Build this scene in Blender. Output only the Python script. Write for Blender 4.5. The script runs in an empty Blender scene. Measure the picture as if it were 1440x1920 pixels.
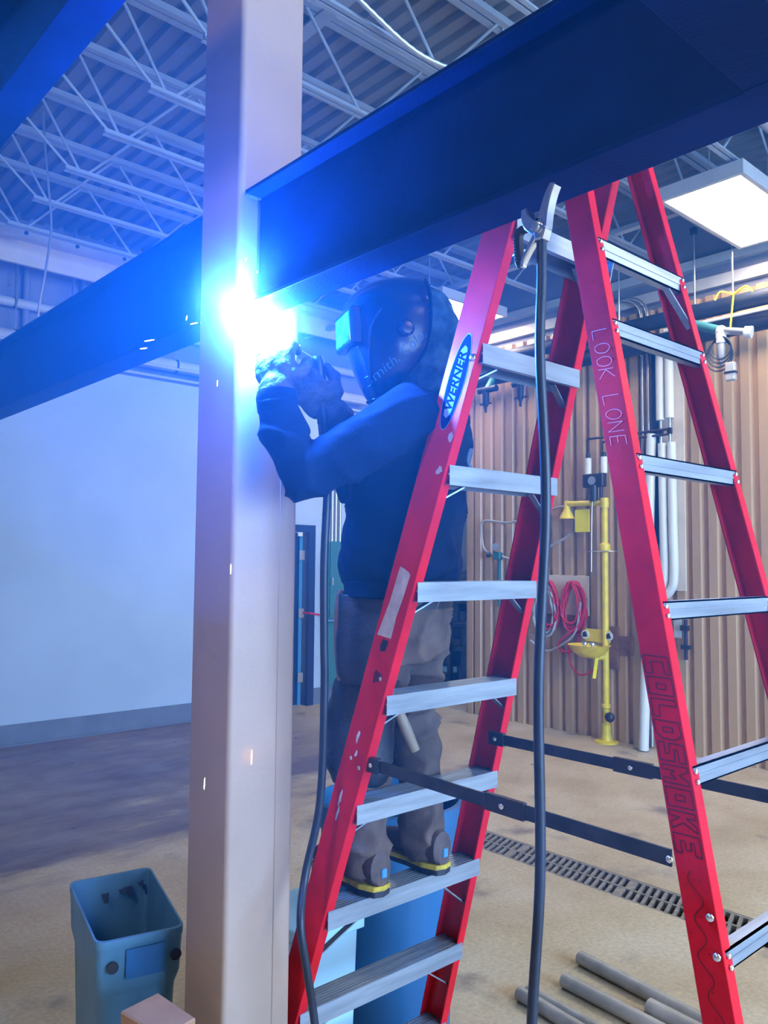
import bpy, bmesh, math, random
from mathutils import Vector, Matrix, noise
from mathutils.bvhtree import BVHTree

random.seed(7)
PI = math.pi
scn = bpy.context.scene
COL = scn.collection

# ------------------------------------------------------------------ camera
cam_d = bpy.data.cameras.new('camera')
cam_d.sensor_fit = 'HORIZONTAL'
cam_d.sensor_width = 36.0
cam_d.lens = 1520.66 / 1440.0 * 36.0
cam_d.clip_start = 0.02
cam_d.clip_end = 100
cam = bpy.data.objects.new('camera', cam_d)
COL.objects.link(cam)
cr = Vector((0.74372307, -0.66843136, 0.00868967))
cu = Vector((-0.04776129, -0.04016634, 0.99805086))
cf = Vector((0.66677946, 0.74268849, 0.06179777))
M3 = Matrix((cr, cu, -cf)).transposed()
cam.matrix_world = Matrix.Translation((0, 0, 1.8)) @ M3.to_4x4()
scn.camera = cam

# ------------------------------------------------------------------ world, exposure
scn.view_settings.view_transform = 'Standard'
scn.view_settings.look = 'None'
scn.view_settings.gamma = 1.0
scn.view_settings.use_curve_mapping = False
scn.view_settings.exposure = 0.3
world = bpy.data.worlds.new('world')
scn.world = world
world.use_nodes = True
bgn = world.node_tree.nodes['Background']
bgn.inputs['Color'].default_value = (0.55, 0.70, 1.0, 1)
bgn.inputs['Strength'].default_value = 0.8

cy_ = scn.cycles
cy_.max_bounces = 4
cy_.diffuse_bounces = 2
cy_.glossy_bounces = 2
cy_.transmission_bounces = 1
cy_.volume_bounces = 0
cy_.caustics_reflective = False
cy_.caustics_refractive = False
cy_.volume_step_rate = 1.0
cy_.volume_max_steps = 32
cy_.adaptive_threshold = 0.09
cy_.adaptive_min_samples = 12
cy_.use_light_tree = False
# arc of the weld: the brightest light in the place
ARC = Vector((1.125, 1.775, 2.436))
ARC_POWER = 600.0
ARC_COLOR = (0.035, 0.22, 1.0)
PANEL_STRENGTH = 25.0
PANEL_COLOR = (1.0, 0.90, 0.76)
# daylight through the big open bay door at the near end of the hall
day_d = bpy.data.lights.new('bay_daylight', 'AREA')
day_d.shape = 'RECTANGLE'
day_d.size = 6.8
day_d.size_y = 3.6
day_d.energy = 1250
day_d.color = (0.32, 0.58, 1.0)
day = bpy.data.objects.new('bay_daylight', day_d)
day.location = (2.9, -6.0, 2.2)
day.rotation_euler = (math.radians(70), 0, 0)
COL.objects.link(day)

# ------------------------------------------------------------------ materials
def mat(name, color, rough=0.5, metal=0.0, var=0.0, scale=6.0, bump=0.0, bscale=40.0,
        spec=0.5, coat=0.0, dark=None, stretch=None, emit=None):
    m = bpy.data.materials.new(name)
    m.use_nodes = True
    nt = m.node_tree
    b = nt.nodes['Principled BSDF']
    b.inputs['Base Color'].default_value = (*color, 1)
    b.inputs['Roughness'].default_value = rough
    b.inputs['Metallic'].default_value = metal
    b.inputs['Specular IOR Level'].default_value = spec
    b.inputs['Coat Weight'].default_value = coat
    if emit:
        b.inputs['Emission Color'].default_value = (*emit[0], 1)
        b.inputs['Emission Strength'].default_value = emit[1]
    if var > 0 or bump > 0:
        tc = nt.nodes.new('ShaderNodeTexCoord')
        mp = nt.nodes.new('ShaderNodeMapping')
        if stretch:
            mp.inputs['Scale'].default_value = stretch
        nt.links.new(tc.outputs['Object'], mp.inputs['Vector'])
    if var > 0:
        n = nt.nodes.new('ShaderNodeTexNoise')
        n.inputs['Scale'].default_value = scale
        n.inputs['Detail'].default_value = 6
        nt.links.new(mp.outputs[0], n.inputs['Vector'])
        r = nt.nodes.new('ShaderNodeValToRGB')
        d = dark if dark else tuple(c * (1 - var) for c in color)
        r.color_ramp.elements[0].color = (*d, 1)
        r.color_ramp.elements[0].position = 0.32
        r.color_ramp.elements[1].color = (*[min(1, c * (1 + var * 0.6)) for c in color], 1)
        r.color_ramp.elements[1].position = 0.68
        nt.links.new(n.outputs['Fac'], r.inputs['Fac'])
        nt.links.new(r.outputs['Color'], b.inputs['Base Color'])
    if bump > 0:
        n2 = nt.nodes.new('ShaderNodeTexNoise')
        n2.inputs['Scale'].default_value = bscale
        n2.inputs['Detail'].default_value = 4
        nt.links.new(mp.outputs[0], n2.inputs['Vector'])
        bp = nt.nodes.new('ShaderNodeBump')
        bp.inputs['Strength'].default_value = bump
        bp.inputs['Distance'].default_value = 0.01
        nt.links.new(n2.outputs['Fac'], bp.inputs['Height'])
        nt.links.new(bp.outputs['Normal'], b.inputs['Normal'])
    return m

def floor_mat():
    m = bpy.data.materials.new('stained_concrete')
    m.use_nodes = True
    nt = m.node_tree
    N, L = nt.nodes.new, nt.links.new
    b = nt.nodes['Principled BSDF']
    tc = N('ShaderNodeTexCoord')
    def nz(scale, detail=8, rough=0.6, vec=None):
        n = N('ShaderNodeTexNoise')
        n.inputs['Scale'].default_value = scale
        n.inputs['Detail'].default_value = detail
        n.inputs['Roughness'].default_value = rough
        L(vec or tc.outputs['Object'], n.inputs['Vector'])
        return n.outputs['Fac']
    def ramp(fac, stops):
        r = N('ShaderNodeValToRGB')
        els = r.color_ramp.elements
        while len(els) < len(stops):
            els.new(0.5)
        for e, (p, c) in zip(els, stops):
            e.position = p
            e.color = (*c, 1)
        L(fac, r.inputs['Fac'])
        return r.outputs['Color']
    def mix(fac, a, bb, mode='MIX'):
        x = N('ShaderNodeMix')
        x.data_type = 'RGBA'
        x.blend_type = mode
        if isinstance(fac, float):
            x.inputs[0].default_value = fac
        else:
            L(fac, x.inputs[0])
        L(a, x.inputs[6])
        L(bb, x.inputs[7])
        return x.outputs[2]
    base = ramp(nz(1.3), [(0.25, (0.42, 0.325, 0.20)), (0.5, (0.58, 0.475, 0.33)), (0.75, (0.68, 0.60, 0.47))])
    fine = ramp(nz(45, 6, 0.7), [(0.3, (0.72, 0.72, 0.72)), (0.7, (1.1, 1.1, 1.1))])
    c = mix(1.0, base, fine, 'MULTIPLY')
    # darker worn stain along the white wall, with its own ragged outline
    sx = N('ShaderNodeSeparateXYZ')
    L(tc.outputs['Object'], sx.inputs[0])
    mp = N('ShaderNodeMapping')
    mp.inputs['Scale'].default_value = (0.35, 1.0, 1.0)
    L(tc.outputs['Object'], mp.inputs['Vector'])
    ma = N('ShaderNodeMath'); ma.operation = 'MULTIPLY_ADD'
    L(nz(1.1, 8, 0.65, mp.outputs[0]), ma.inputs[0])
    ma.inputs[1].default_value = 4.2
    L(sx.outputs['Y'], ma.inputs[2])
    mr = N('ShaderNodeMapRange')
    mr.inputs['From Min'].default_value = 6.9
    mr.inputs['From Max'].default_value = 7.5
    L(ma.outputs[0], mr.inputs['Value'])
    mrx = N('ShaderNodeMapRange')
    mrx.inputs['From Min'].default_value = 6.2
    mrx.inputs['From Max'].default_value = 4.6
    L(sx.outputs['X'], mrx.inputs['Value'])
    mm = N('ShaderNodeMath'); mm.operation = 'MULTIPLY'
    L(mr.outputs[0], mm.inputs[0]); L(mrx.outputs[0], mm.inputs[1])
    mm2 = N('ShaderNodeMath'); mm2.operation = 'MULTIPLY'
    L(mm.outputs[0], mm2.inputs[0])
    L(ramp(nz(2.2, 8, 0.7, mp.outputs[0]), [(0.3, (0.55, 0.55, 0.55)), (0.65, (1, 1, 1))]), mm2.inputs[1])
    stain = ramp(nz(3.0, 8, 0.7, mp.outputs[0]), [(0.3, (0.085, 0.065, 0.125)), (0.7, (0.20, 0.16, 0.22))])
    c = mix(mm2.outputs[0], c, stain)
    # scattered dark spots
    v = N('ShaderNodeTexVoronoi')
    v.inputs['Scale'].default_value = 2.3
    L(tc.outputs['Object'], v.inputs['Vector'])
    spot = N('ShaderNodeMapRange')
    spot.inputs['From Min'].default_value = 0.055
    spot.inputs['From Max'].default_value = 0.03
    L(v.outputs['Distance'], spot.inputs['Value'])
    dk = N('ShaderNodeRGB'); dk.outputs[0].default_value = (0.07, 0.06, 0.06, 1)
    c = mix(spot.outputs[0], c, dk.outputs[0])
    sm = ramp(nz(2.1, 5, 0.5), [(0.60, (0, 0, 0)), (0.72, (0.75, 0.75, 0.75))])
    dk2 = N('ShaderNodeRGB'); dk2.outputs[0].default_value = (0.17, 0.14, 0.15, 1)
    c = mix(sm, c, dk2.outputs[0])
    L(c, b.inputs['Base Color'])
    rr = ramp(nz(2.5), [(0.3, (0.38, 0.38, 0.38)), (0.7, (0.72, 0.72, 0.72))])
    L(rr, b.inputs['Roughness'])
    bp = N('ShaderNodeBump'); bp.inputs['Strength'].default_value = 0.12
    L(nz(30, 6, 0.7), bp.inputs['Height'])
    L(bp.outputs['Normal'], b.inputs['Normal'])
    return m

M = {}
M['floor'] = floor_mat()
M['white_wall'] = mat('white_paint_arc_tint', (0.42, 0.55, 0.74), 0.6, var=0.06, scale=1.5, bump=0.05, bscale=60)  # white paint, tinted blue to stand for the arc's cast on it
M['base_grey'] = mat('grey_rubber_base', (0.15, 0.19, 0.27), 0.5, var=0.15, scale=5)
M['upper_wall'] = mat('grey_upper_wall', (0.24, 0.25, 0.33), 0.7, var=0.1, scale=2)
M['girt'] = mat('pale_painted_steel', (0.58, 0.58, 0.60), 0.5, var=0.08)
M['tan_metal'] = mat('tan_ribbed_sheet', (0.52, 0.345, 0.19), 0.30, var=0.08, scale=2.5, stretch=(1, 1, 0.2))
M['deck'] = mat('galvanised_roof_deck', (0.20, 0.185, 0.16), 0.55, var=0.12, scale=2)
M['joist'] = mat('pale_joist_paint', (0.36, 0.40, 0.47), 0.5, var=0.08, scale=3)
M['steel'] = mat('mill_scale_arc_blue', (0.003, 0.014, 0.085), 0.55, 0.0, var=0.35, scale=5, bump=0.12, bscale=120, spec=0.06)  # dark mill scale, with the arc's blue veil put into its colour
M['column'] = mat('tan_primer_column', (0.41, 0.295, 0.235), 0.5, var=0.06, scale=4, bump=0.04, bscale=90)
M['weld_bead'] = mat('rippled_weld_bead', (0.25, 0.25, 0.28), 0.35, 0.9)
M['red'] = mat('red_fibreglass', (0.68, 0.010, 0.026), 0.42, var=0.20, scale=9, bump=0.05, bscale=160, spec=0.15)
M['alu'] = mat('worn_aluminium', (0.32, 0.40, 0.50), 0.36, 0.6, var=0.25, scale=14, stretch=(0.3, 3, 3))
M['rivet'] = mat('bright_rivet', (0.85, 0.85, 0.88), 0.25, 1.0)
M['spread'] = mat('dark_spreader_steel', (0.06, 0.07, 0.09), 0.4, 0.7, var=0.3, scale=20)
M['bracket'] = mat('black_bracket', (0.025, 0.025, 0.035), 0.45)
M['black_ink'] = mat('dark_ink', (0.12, 0.004, 0.012), 0.6)
M['pale_scratch'] = mat('pale_scratch', (0.95, 0.42, 0.50), 0.6)
M['sticker'] = mat('worn_sticker', (0.62, 0.55, 0.60), 0.6, var=0.25, scale=30)
M['logo_blue'] = mat('logo_blue', (0.004, 0.02, 0.25), 0.8, spec=0.05)
M['logo_pale'] = mat('logo_pale', (0.30, 0.45, 0.72), 0.8, spec=0.05)
M['logo_dark'] = mat('logo_dark', (0.003, 0.012, 0.10), 0.8, spec=0.05)
M['hoodie'] = mat('navy_hoodie_fleece', (0.004, 0.016, 0.060), 0.9, var=0.25, scale=9, bump=0.35, bscale=260, spec=0.15)
M['hoodie_print'] = mat('grey_screen_print', (0.10, 0.16, 0.26), 0.8)
M['pants'] = mat('brown_duck_canvas', (0.135, 0.098, 0.085), 0.9, var=0.35, scale=11, bump=0.3, bscale=220, spec=0.15)
M['camo'] = mat('camouflage_cloth', (0.030, 0.075, 0.130), 0.9, var=0.8, scale=26, dark=(0.006, 0.02, 0.045), bump=0.25, bscale=160, spec=0.15)
M['skin'] = mat('skin', (0.45, 0.22, 0.16), 0.5, var=0.1, scale=20)
M['leather'] = mat('dark_leather', (0.020, 0.026, 0.040), 0.5, var=0.4, scale=14, bump=0.3, bscale=90)
M['leather_tan'] = mat('worn_tan_leather', (0.23, 0.115, 0.075), 0.6, var=0.35, scale=20, bump=0.2, bscale=90)
M['glove'] = mat('glove_leather', (0.055, 0.060, 0.085), 0.75, var=0.45, scale=30, bump=0.5, bscale=120)
M['fleece'] = mat('pale_fleece_cuff', (0.75, 0.62, 0.58), 0.9, bump=0.5, bscale=150)
M['helmet'] = mat('gloss_black_shell', (0.003, 0.006, 0.016), 0.17, spec=0.28)
M['lens'] = mat('dark_green_lens', (0.02, 0.08, 0.10), 0.12, var=0.6, scale=40)
M['scrawl'] = mat('paint_marker_scrawl', (0.03, 0.16, 0.32), 0.6)
M['boot'] = mat('brown_boot_leather', (0.085, 0.060, 0.060), 0.7, var=0.3, scale=25, bump=0.2, bscale=80)
M['boot_yellow'] = mat('yellow_boot_trim', (0.55, 0.42, 0.04), 0.7, var=0.4, scale=30)
M['rubber'] = mat('black_rubber', (0.010, 0.018, 0.035), 0.45)
M['cable'] = mat('black_cable_jacket', (0.012, 0.022, 0.045), 0.42, var=0.3, scale=12)
M['chrome'] = mat('cast_clamp_metal', (0.75, 0.78, 0.82), 0.22, 1.0)
M['wood'] = mat('hickory_handle', (0.34, 0.27, 0.20), 0.6, var=0.3, scale=20, stretch=(1, 1, 0.2))
M['board'] = mat('plywood', (0.22, 0.115, 0.065), 0.7, var=0.3, scale=10)
M['cardboard'] = mat('cardboard', (0.42, 0.22, 0.12), 0.85, var=0.15, scale=9)
M['bin_blue'] = mat('blue_grey_plastic', (0.085, 0.22, 0.34), 0.45, var=0.18, scale=7, bump=0.08, bscale=80)
M['grime'] = mat('black_grime', (0.01, 0.013, 0.02), 0.7)
M['drum_blue'] = mat('blue_drum_plastic', (0.012, 0.11, 0.27), 0.42, var=0.3, scale=5, stretch=(1, 1, 0.3))
M['pale_plastic'] = mat('pale_blue_plastic', (0.42, 0.70, 0.86), 0.4)
M['yellow'] = mat('safety_yellow', (0.78, 0.60, 0.035), 0.4, var=0.12, scale=12)
M['yellow_sign'] = mat('bright_yellow_tag', (0.92, 0.80, 0.01), 0.5)
M['white_paint'] = mat('white_enamel', (0.80, 0.80, 0.78), 0.45, var=0.1, scale=10)
M['pvc'] = mat('white_pipe_cover', (0.72, 0.75, 0.74), 0.5, var=0.1, scale=4, stretch=(1, 1, 0.3))
M['black_pipe'] = mat('black_pipe_insulation', (0.010, 0.018, 0.045), 0.55)
M['galv'] = mat('galvanised_steel', (0.60, 0.62, 0.65), 0.35, 0.85)
M['copper'] = mat('dark_copper', (0.060, 0.045, 0.065), 0.5, 0.5)
M['hose_red'] = mat('red_air_hose', (0.60, 0.02, 0.06), 0.45)
M['hose_grey'] = mat('grey_air_hose', (0.42, 0.42, 0.44), 0.5)
M['cream'] = mat('cream_board', (0.72, 0.63, 0.52), 0.6, var=0.08)
M['green_box'] = mat('green_electrical_cabinet', (0.035, 0.17, 0.20), 0.5)
M['door'] = mat('navy_door_paint', (0.010, 0.030, 0.11), 0.4)
M['door_edge'] = mat('door_edge', (0.05, 0.25, 0.50), 0.45)
M['pit'] = mat('drain_pit', (0.006, 0.008, 0.016), 0.8)
M['iron'] = mat('cast_iron_grate', (0.30, 0.28, 0.26), 0.6, 0.4, var=0.3, scale=20)
M['pipe_steel'] = mat('grey_steel_pipe', (0.42, 0.40, 0.37), 0.45, 0.2, var=0.25, scale=10)
M['grey_box'] = mat('grey_conduit_box', (0.45, 0.46, 0.48), 0.5)
M['dark_stuff'] = mat('dark_shop_clutter', (0.02, 0.045, 0.09), 0.6, var=0.4, scale=12)
M['panel_glow'] = mat('lit_diffuser', (0.9, 0.9, 0.9), 0.5, emit=(PANEL_COLOR, PANEL_STRENGTH))
M['arc_core'] = mat('arc_plasma', (1, 1, 1), 0.5, emit=((0.70, 0.88, 1.0), 260.0))
M['spark'] = mat('hot_spatter', (1, 0.6, 0.4), 0.5, emit=((1.0, 0.62, 0.42), 9.0))
M['ember'] = mat('red_hot_tip', (1, 0.2, 0.2), 0.5, emit=((1.0, 0.10, 0.16), 1.6))
M['logo_red'] = mat('bin_badge_maroon', (0.14, 0.004, 0.05), 0.4)
M['badge_text'] = mat('bin_badge_text', (0.75, 0.35, 0.60), 0.5)

# ------------------------------------------------------------------ mesh helpers
class MB:
    def __init__(self):
        self.v = []; self.f = []
    def add(self, vs, fs):
        o = len(self.v)
        self.v += [tuple(p) for p in vs]
        self.f += [tuple(i + o for i in q) for q in fs]
        return self
    def box(self, a, b):
        x0, y0, z0 = a; x1, y1, z1 = b
        return self.add([(x0,y0,z0),(x1,y0,z0),(x1,y1,z0),(x0,y1,z0),(x0,y0,z1),(x1,y0,z1),(x1,y1,z1),(x0,y1,z1)],
                        [(0,3,2,1),(4,5,6,7),(0,1,5,4),(1,2,6,5),(2,3,7,6),(3,0,4,7)])
    def cbox(self, c, s, R=None):
        vs = []
        for dz in (-.5, .5):
            for dx, dy in ((-.5,-.5),(.5,-.5),(.5,.5),(-.5,.5)):
                p = Vector((dx*s[0], dy*s[1], dz*s[2]))
                if R is not None: p = R @ p
                vs.append(Vector(c) + p)
        return self.add(vs, [(0,3,2,1),(4,5,6,7),(0,1,5,4),(1,2,6,5),(2,3,7,6),(3,0,4,7)])
    def bar(self, p, q, w, h, up=(0,0,1)):
        p = Vector(p); q = Vector(q); d = (q - p).normalized()
        s = d.cross(Vector(up))
        if s.length < 1e-5: s = d.cross(Vector((1,0,0)))
        s.normalize(); u = s.cross(d)
        vs = []
        for e in (p, q):
            for a, b in ((-.5,-.5),(.5,-.5),(.5,.5),(-.5,.5)):
                vs.append(e + s*a*w + u*b*h)
        return self.add(vs, [(0,1,2,3),(7,6,5,4),(0,4,5,1),(1,5,6,2),(2,6,7,3),(3,7,4,0)])
    def tube(self, pts, r, n=10, cap=True):
        pts = [Vector(p) for p in pts]
        k = len(pts)
        rs = r if isinstance(r, (list, tuple)) else [r]*k
        ring = []
        prev = None
        for i in range(k):
            t = (pts[min(i+1,k-1)] - pts[max(i-1,0)])
            if t.length < 1e-9: t = Vector((0,0,1))
            t.normalize()
            if prev is None:
                a = Vector((0,0,1)) if abs(t.z) < .9 else Vector((1,0,0))
                s = t.cross(a).normalized()
            else:
                s = prev - t*prev.dot(t)
                if s.length < 1e-6: s = t.cross(Vector((0,0,1)))
                s.normalize()
            prev = s
            u = t.cross(s)
            ring.append([pts[i] + (s*math.cos(2*PI*j/n) + u*math.sin(2*PI*j/n))*rs[i] for j in range(n)])
        vs = [p for rg in ring for p in rg]
        fs = []
        for i in range(k-1):
            for j in range(n):
                a = i*n+j; b = i*n+(j+1)%n
                fs.append((a, b, b+n, a+n))
        if cap:
            fs.append(tuple(range(n))[::-1]); fs.append(tuple((k-1)*n+j for j in range(n)))
        return self.add(vs, fs)
    def lathe(self, c, prof, n=24, axis=None):
        c = Vector(c)
        R = Matrix.Identity(3) if axis is None else Vector((0,0,1)).rotation_difference(Vector(axis)).to_matrix()
        vs = []
        for (r, z) in prof:
            for j in range(n):
                vs.append(c + R @ Vector((r*math.cos(2*PI*j/n), r*math.sin(2*PI*j/n), z)))
        fs = []
        for i in range(len(prof)-1):
            for j in range(n):
                a = i*n+j; b = i*n+(j+1)%n
                fs.append((a, b, b+n, a+n))
        if prof[0][0] > 1e-6: fs.append(tuple(range(n))[::-1])
        if prof[-1][0] > 1e-6: fs.append(tuple((len(prof)-1)*n+j for j in range(n)))
        return self.add(vs, fs)
    def loft(self, rings, cap=True):
        n = len(rings[0]); vs = [p for rg in rings for p in rg]; fs = []
        for i in range(len(rings)-1):
            for j in range(n):
                a = i*n+j; b = i*n+(j+1)%n
                fs.append((a, b, b+n, a+n))
        if cap:
            fs.append(tuple(range(n))[::-1]); fs.append(tuple((len(rings)-1)*n+j for j in range(n)))
        return self.add(vs, fs)
    def sphere(self, c, r, n=14, m=9, R=None):
        r = (r, r, r) if isinstance(r, (int, float)) else r
        vs = []; fs = []
        for i in range(m+1):
            th = PI*i/m
            for j in range(n):
                p = Vector((r[0]*math.sin(th)*math.cos(2*PI*j/n), r[1]*math.sin(th)*math.sin(2*PI*j/n), r[2]*math.cos(th)))
                if R is not None: p = R @ p
                vs.append(Vector(c)+p)
        for i in range(m):
            for j in range(n):
                a = i*n+j; b = i*n+(j+1)%n
                fs.append((a, a+n, b+n, b))
        return self.add(vs, fs)
    def build(self, name, m, parent=None, smooth=False, bevel=0.0):
        me = bpy.data.meshes.new(name)
        me.from_pydata([tuple(p) for p in self.v], [], self.f)
        me.update()
        bm = bmesh.new(); bm.from_mesh(me)
        bmesh.ops.remove_doubles(bm, verts=bm.verts, dist=1e-6)
        bmesh.ops.recalc_face_normals(bm, faces=bm.faces)
        if bevel > 0:
            es = [e for e in bm.edges if len(e.link_faces) == 2 and e.calc_face_angle(0) > 0.5]
            bmesh.ops.bevel(bm, geom=es, offset=bevel, segments=1, affect='EDGES')
        bm.to_mesh(me); bm.free()
        if smooth:
            me.polygons.foreach_set('use_smooth', [True]*len(me.polygons))
            try: me.set_sharp_from_angle(angle=math.radians(40))
            except Exception: pass
        o = bpy.data.objects.new(name, me)
        if m is not None: me.materials.append(M[m] if isinstance(m, str) else m)
        COL.objects.link(o)
        if parent is not None: adopt(o, parent)
        return o

WORLDPOS = {}
def adopt(o, parent):
    o.parent = parent
    base = Vector((0,0,0)); p = parent
    while p is not None:
        base += p.location; p = p.parent
    o.location = o.location - base

def thing(name, loc, label, cat, group=None):
    o = bpy.data.objects.new(name, None)
    o.empty_display_size = 0.1
    o.location = loc
    COL.objects.link(o)
    return tag(o, label, cat, group)
def tag(o, label=None, cat=None, group=None, kind=None):
    if label: o['label'] = label
    if cat: o['category'] = cat
    if group: o['group'] = group
    if kind: o['kind'] = kind
    return o
def struct(o, label=None):
    o['kind'] = 'structure'
    if label: o['label'] = label
    return o
def spline(pts, n=8):
    P = [Vector(p) for p in pts]; out = []
    for i in range(len(P)-1):
        p0 = P[max(i-1,0)]; p1 = P[i]; p2 = P[i+1]; p3 = P[min(i+2,len(P)-1)]
        for j in range(n):
            t = j/n
            out.append(0.5*((2*p1)+(p2-p0)*t+(2*p0-5*p1+4*p2-p3)*t*t+(3*p1-p0-3*p2+p3)*t**3))
    out.append(P[-1]); return out
def lerp(a, b, t): return a + (b-a)*t
def text_mb(body, size, org, ex, ey, depth=0.0006, bold=0.0, shear=0.0):
    """flat raised lettering: org + ex*u + ey*v, extruded a hair along ex x ey"""
    cd = bpy.data.curves.new('lettering', 'FONT')
    cd.body = body; cd.size = size; cd.align_x = 'CENTER'; cd.align_y = 'CENTER'
    cd.offset = bold; cd.shear = shear; cd.resolution_u = 3
    to = bpy.data.objects.new('lettering', cd); COL.objects.link(to)
    dg = bpy.context.evaluated_depsgraph_get()
    me = bpy.data.meshes.new_from_object(to.evaluated_get(dg))
    ex = Vector(ex); ey = Vector(ey); ez = ex.cross(ey).normalized(); org = Vector(org)
    mb = MB()
    mb.add([org + ex*v.co.x + ey*v.co.y + ez*depth for v in me.vertices], [tuple(p.vertices) for p in me.polygons])
    bpy.data.objects.remove(to); bpy.data.meshes.remove(me)
    return mb

# ------------------------------------------------------------------ the setting
fl = MB(); DX0, DX1, DY0, DY1 = 3.975, 4.265, 0.2, 4.3
fl.box((-6, -7, -0.15), (DX0, 9.6, 0)); fl.box((DX1, -7, -0.15), (11, 9.6, 0))
fl.box((DX0, -7, -0.15), (DX1, DY0, 0)); fl.box((DX0, DY1, -0.15), (DX1, 9.6, 0))
floor = struct(fl.build('floor', 'floor'), 'stained beige concrete floor with a dark worn band')

wl = MB()
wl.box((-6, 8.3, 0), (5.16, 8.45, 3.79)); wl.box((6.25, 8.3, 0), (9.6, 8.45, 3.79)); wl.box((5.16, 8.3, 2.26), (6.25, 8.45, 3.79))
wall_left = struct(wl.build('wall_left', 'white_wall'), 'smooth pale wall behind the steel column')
bs = MB(); bs.box((-6, 8.285, 0), (5.16, 8.30, 0.205)); bs.box((6.25, 8.285, 0), (9.6, 8.30, 0.205)); bs.box((-6, 8.27, 0), (5.16, 8.3, 0.02))
struct(bs.build('baseboard_left', 'base_grey'), 'grey rubber base along the pale wall')
ul = MB(); ul.box((-6, 8.75, 3.6), (9.6, 8.9, 5.4))
struct(ul.build('wall_left_upper', 'upper_wall'), 'dim grey wall above the pale partition')
ul = MB(); ul.box((-6, 8.45, 3.76), (9.6, 8.75, 3.79))
struct(ul.build('trim_1', 'girt'), 'ledge on top of the pale partition')

# ribbed sheet wall on the right, ribs real
rib = []
P = 0.1625; y = 6.62
prof = [(7.42, 0.0), (7.42, 0.038), (7.378, 0.056), (7.378, 0.138), (7.42, P)]
k = 0
pts = []
while y - k*P > -7:
    for (x, d) in prof[:-1]:
        pts.append((x, y - k*P - d))
    k += 1
rw = MB()
n = len(pts)
vs = [(x, yy, 0) for x, yy in pts] + [(x, yy, 4.37) for x, yy in pts]
rw.add(vs, [(i, i+1, n+i+1, n+i) for i in range(n-1)])
rw.box((7.43, -7, 0), (7.50, 6.66, 4.37))
wall_right = struct(rw.build('wall_right', 'tan_metal'), 'tan ribbed metal sheet wall')
tr = MB(); tr.box((7.37, 6.60, 0), (7.45, 6.67, 4.37)); tr.box((7.38, 6.67, 0), (7.50, 6.70, 4.37))
struct(tr.build('trim_2', 'tan_metal'), 'tan corner trim closing the ribbed wall')
uw = MB(); uw.box((7.46, -7, 4.37), (7.56, 9.0, 5.45))
uo = struct(uw.build('wall_right_upper', 'upper_wall'), 'plain grey wall above the ribbed sheet')
for za, zb, xo in ((4.45, 4.56, 7.40), (4.67, 4.76, 7.38)):
    g = MB(); g.box((xo, -7, za), (7.46, 9.0, zb)); g.build('girt', 'girt', uo)
ww = MB(); ww.box((-6.1, -7, 0), (-6, 9.0, 5.45)); struct(ww.build('wall_near', 'tan_metal'), 'tan sheet wall behind the viewer')
wb = MB(); wb.box((9.5, 6.7, 0), (9.6, 8.4, 5.4)); struct(wb.build('wall_back', 'upper_wall'), 'dim wall of the alcove')
wk = MB()
wk.box((-6, -7.1, 0), (-0.6, -7, 5.45)); wk.box((6.4, -7.1, 0), (7.5, -7, 5.45)); wk.box((-0.6, -7.1, 4.1), (6.4, -7, 5.45))
struct(wk.build('wall_bay', 'tan_metal'), 'wall with the open bay door')

# roof: fluted deck, open-web joists, bridging
dk = MB(); pts = []; x = -6.0
while x < 9.6:
    pts += [(x, 5.36), (x+0.075, 5.36), (x+0.095, 5.40), (x+0.13, 5.40)]
    x += 0.15
n = len(pts)
dk.add([(a, -7, z) for a, z in pts] + [(a, 9.0, z) for a, z in pts], [(i, i+1, n+i+1, n+i) for i in range(n-1)])
dk.box((-6, -7, 5.45), (9.6, 9.0, 5.5))
ceiling = struct(dk.build('ceiling', 'deck'), 'fluted metal roof deck')

def joist(yc):
    j = MB(); j.box((-5.9, yc-0.055, 5.315), (7.45, yc-0.008, 5.36)); j.box((-5.9, yc+0.008, 5.315), (7.45, yc+0.055, 5.36))
    top = j.build('roof_joist', 'joist', ceiling)
    top['label'] = 'pale open-web steel roof joist'
    b = MB()
    for s in (-1, 1):
        b.box((2.2, min(yc+s*0.008, yc+s*0.036), 4.78), (7.2, max(yc+s*0.008, yc+s*0.036), 4.785))
        b.box((2.2, min(yc+s*0.008, yc+s*0.012), 4.785), (7.2, max(yc+s*0.008, yc+s*0.012), 4.82))
    b.build('bottom_chord', 'joist', top)
    rods = [((1.62, 5.32), (2.25, 4.79)), ((1.98, 5.32), (2.32, 4.79))]
    xx = 2.36
    while xx < 6.9:
        rods.append(((xx, 4.79), (xx+0.50, 5.32)))
        if xx + 1.02 < 7.2: rods.append(((xx+0.56, 5.32), (xx+1.02, 4.79)))
        xx += 1.08
    for (p, q) in rods:
        MB().tube([(p[0], yc, p[1]), (q[0], yc, q[1])], 0.011, 8).build('diagonal', 'joist', top, True)
    return top
JY = [1.22, 1.92, 2.62, 3.325, 4.03, 4.71, 5.42, 6.14, 6.84, 7.52]
for jy in JY: joist(jy)
g = MB(); g.box((1.50, -7, 5.02), (1.62, 9.0, 5.315)); g.build('bearing_girder', 'joist', ceiling)
for bx in (4.95, 6.35):
    b = MB(); b.box((bx-0.02, -3, 4.788), (bx+0.02, 8.7, 4.83)); b.box((bx+0.02, -3, 4.788), (bx+0.05, 8.7, 4.794)); b.build('bridging', 'joist', ceiling)
for bx in (3.05,):
    b = MB(); b.box((bx-0.05, 1.0, 5.30), (bx+0.05, 4.6, 5.315)); b.build('bridging', 'joist', ceiling)

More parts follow.
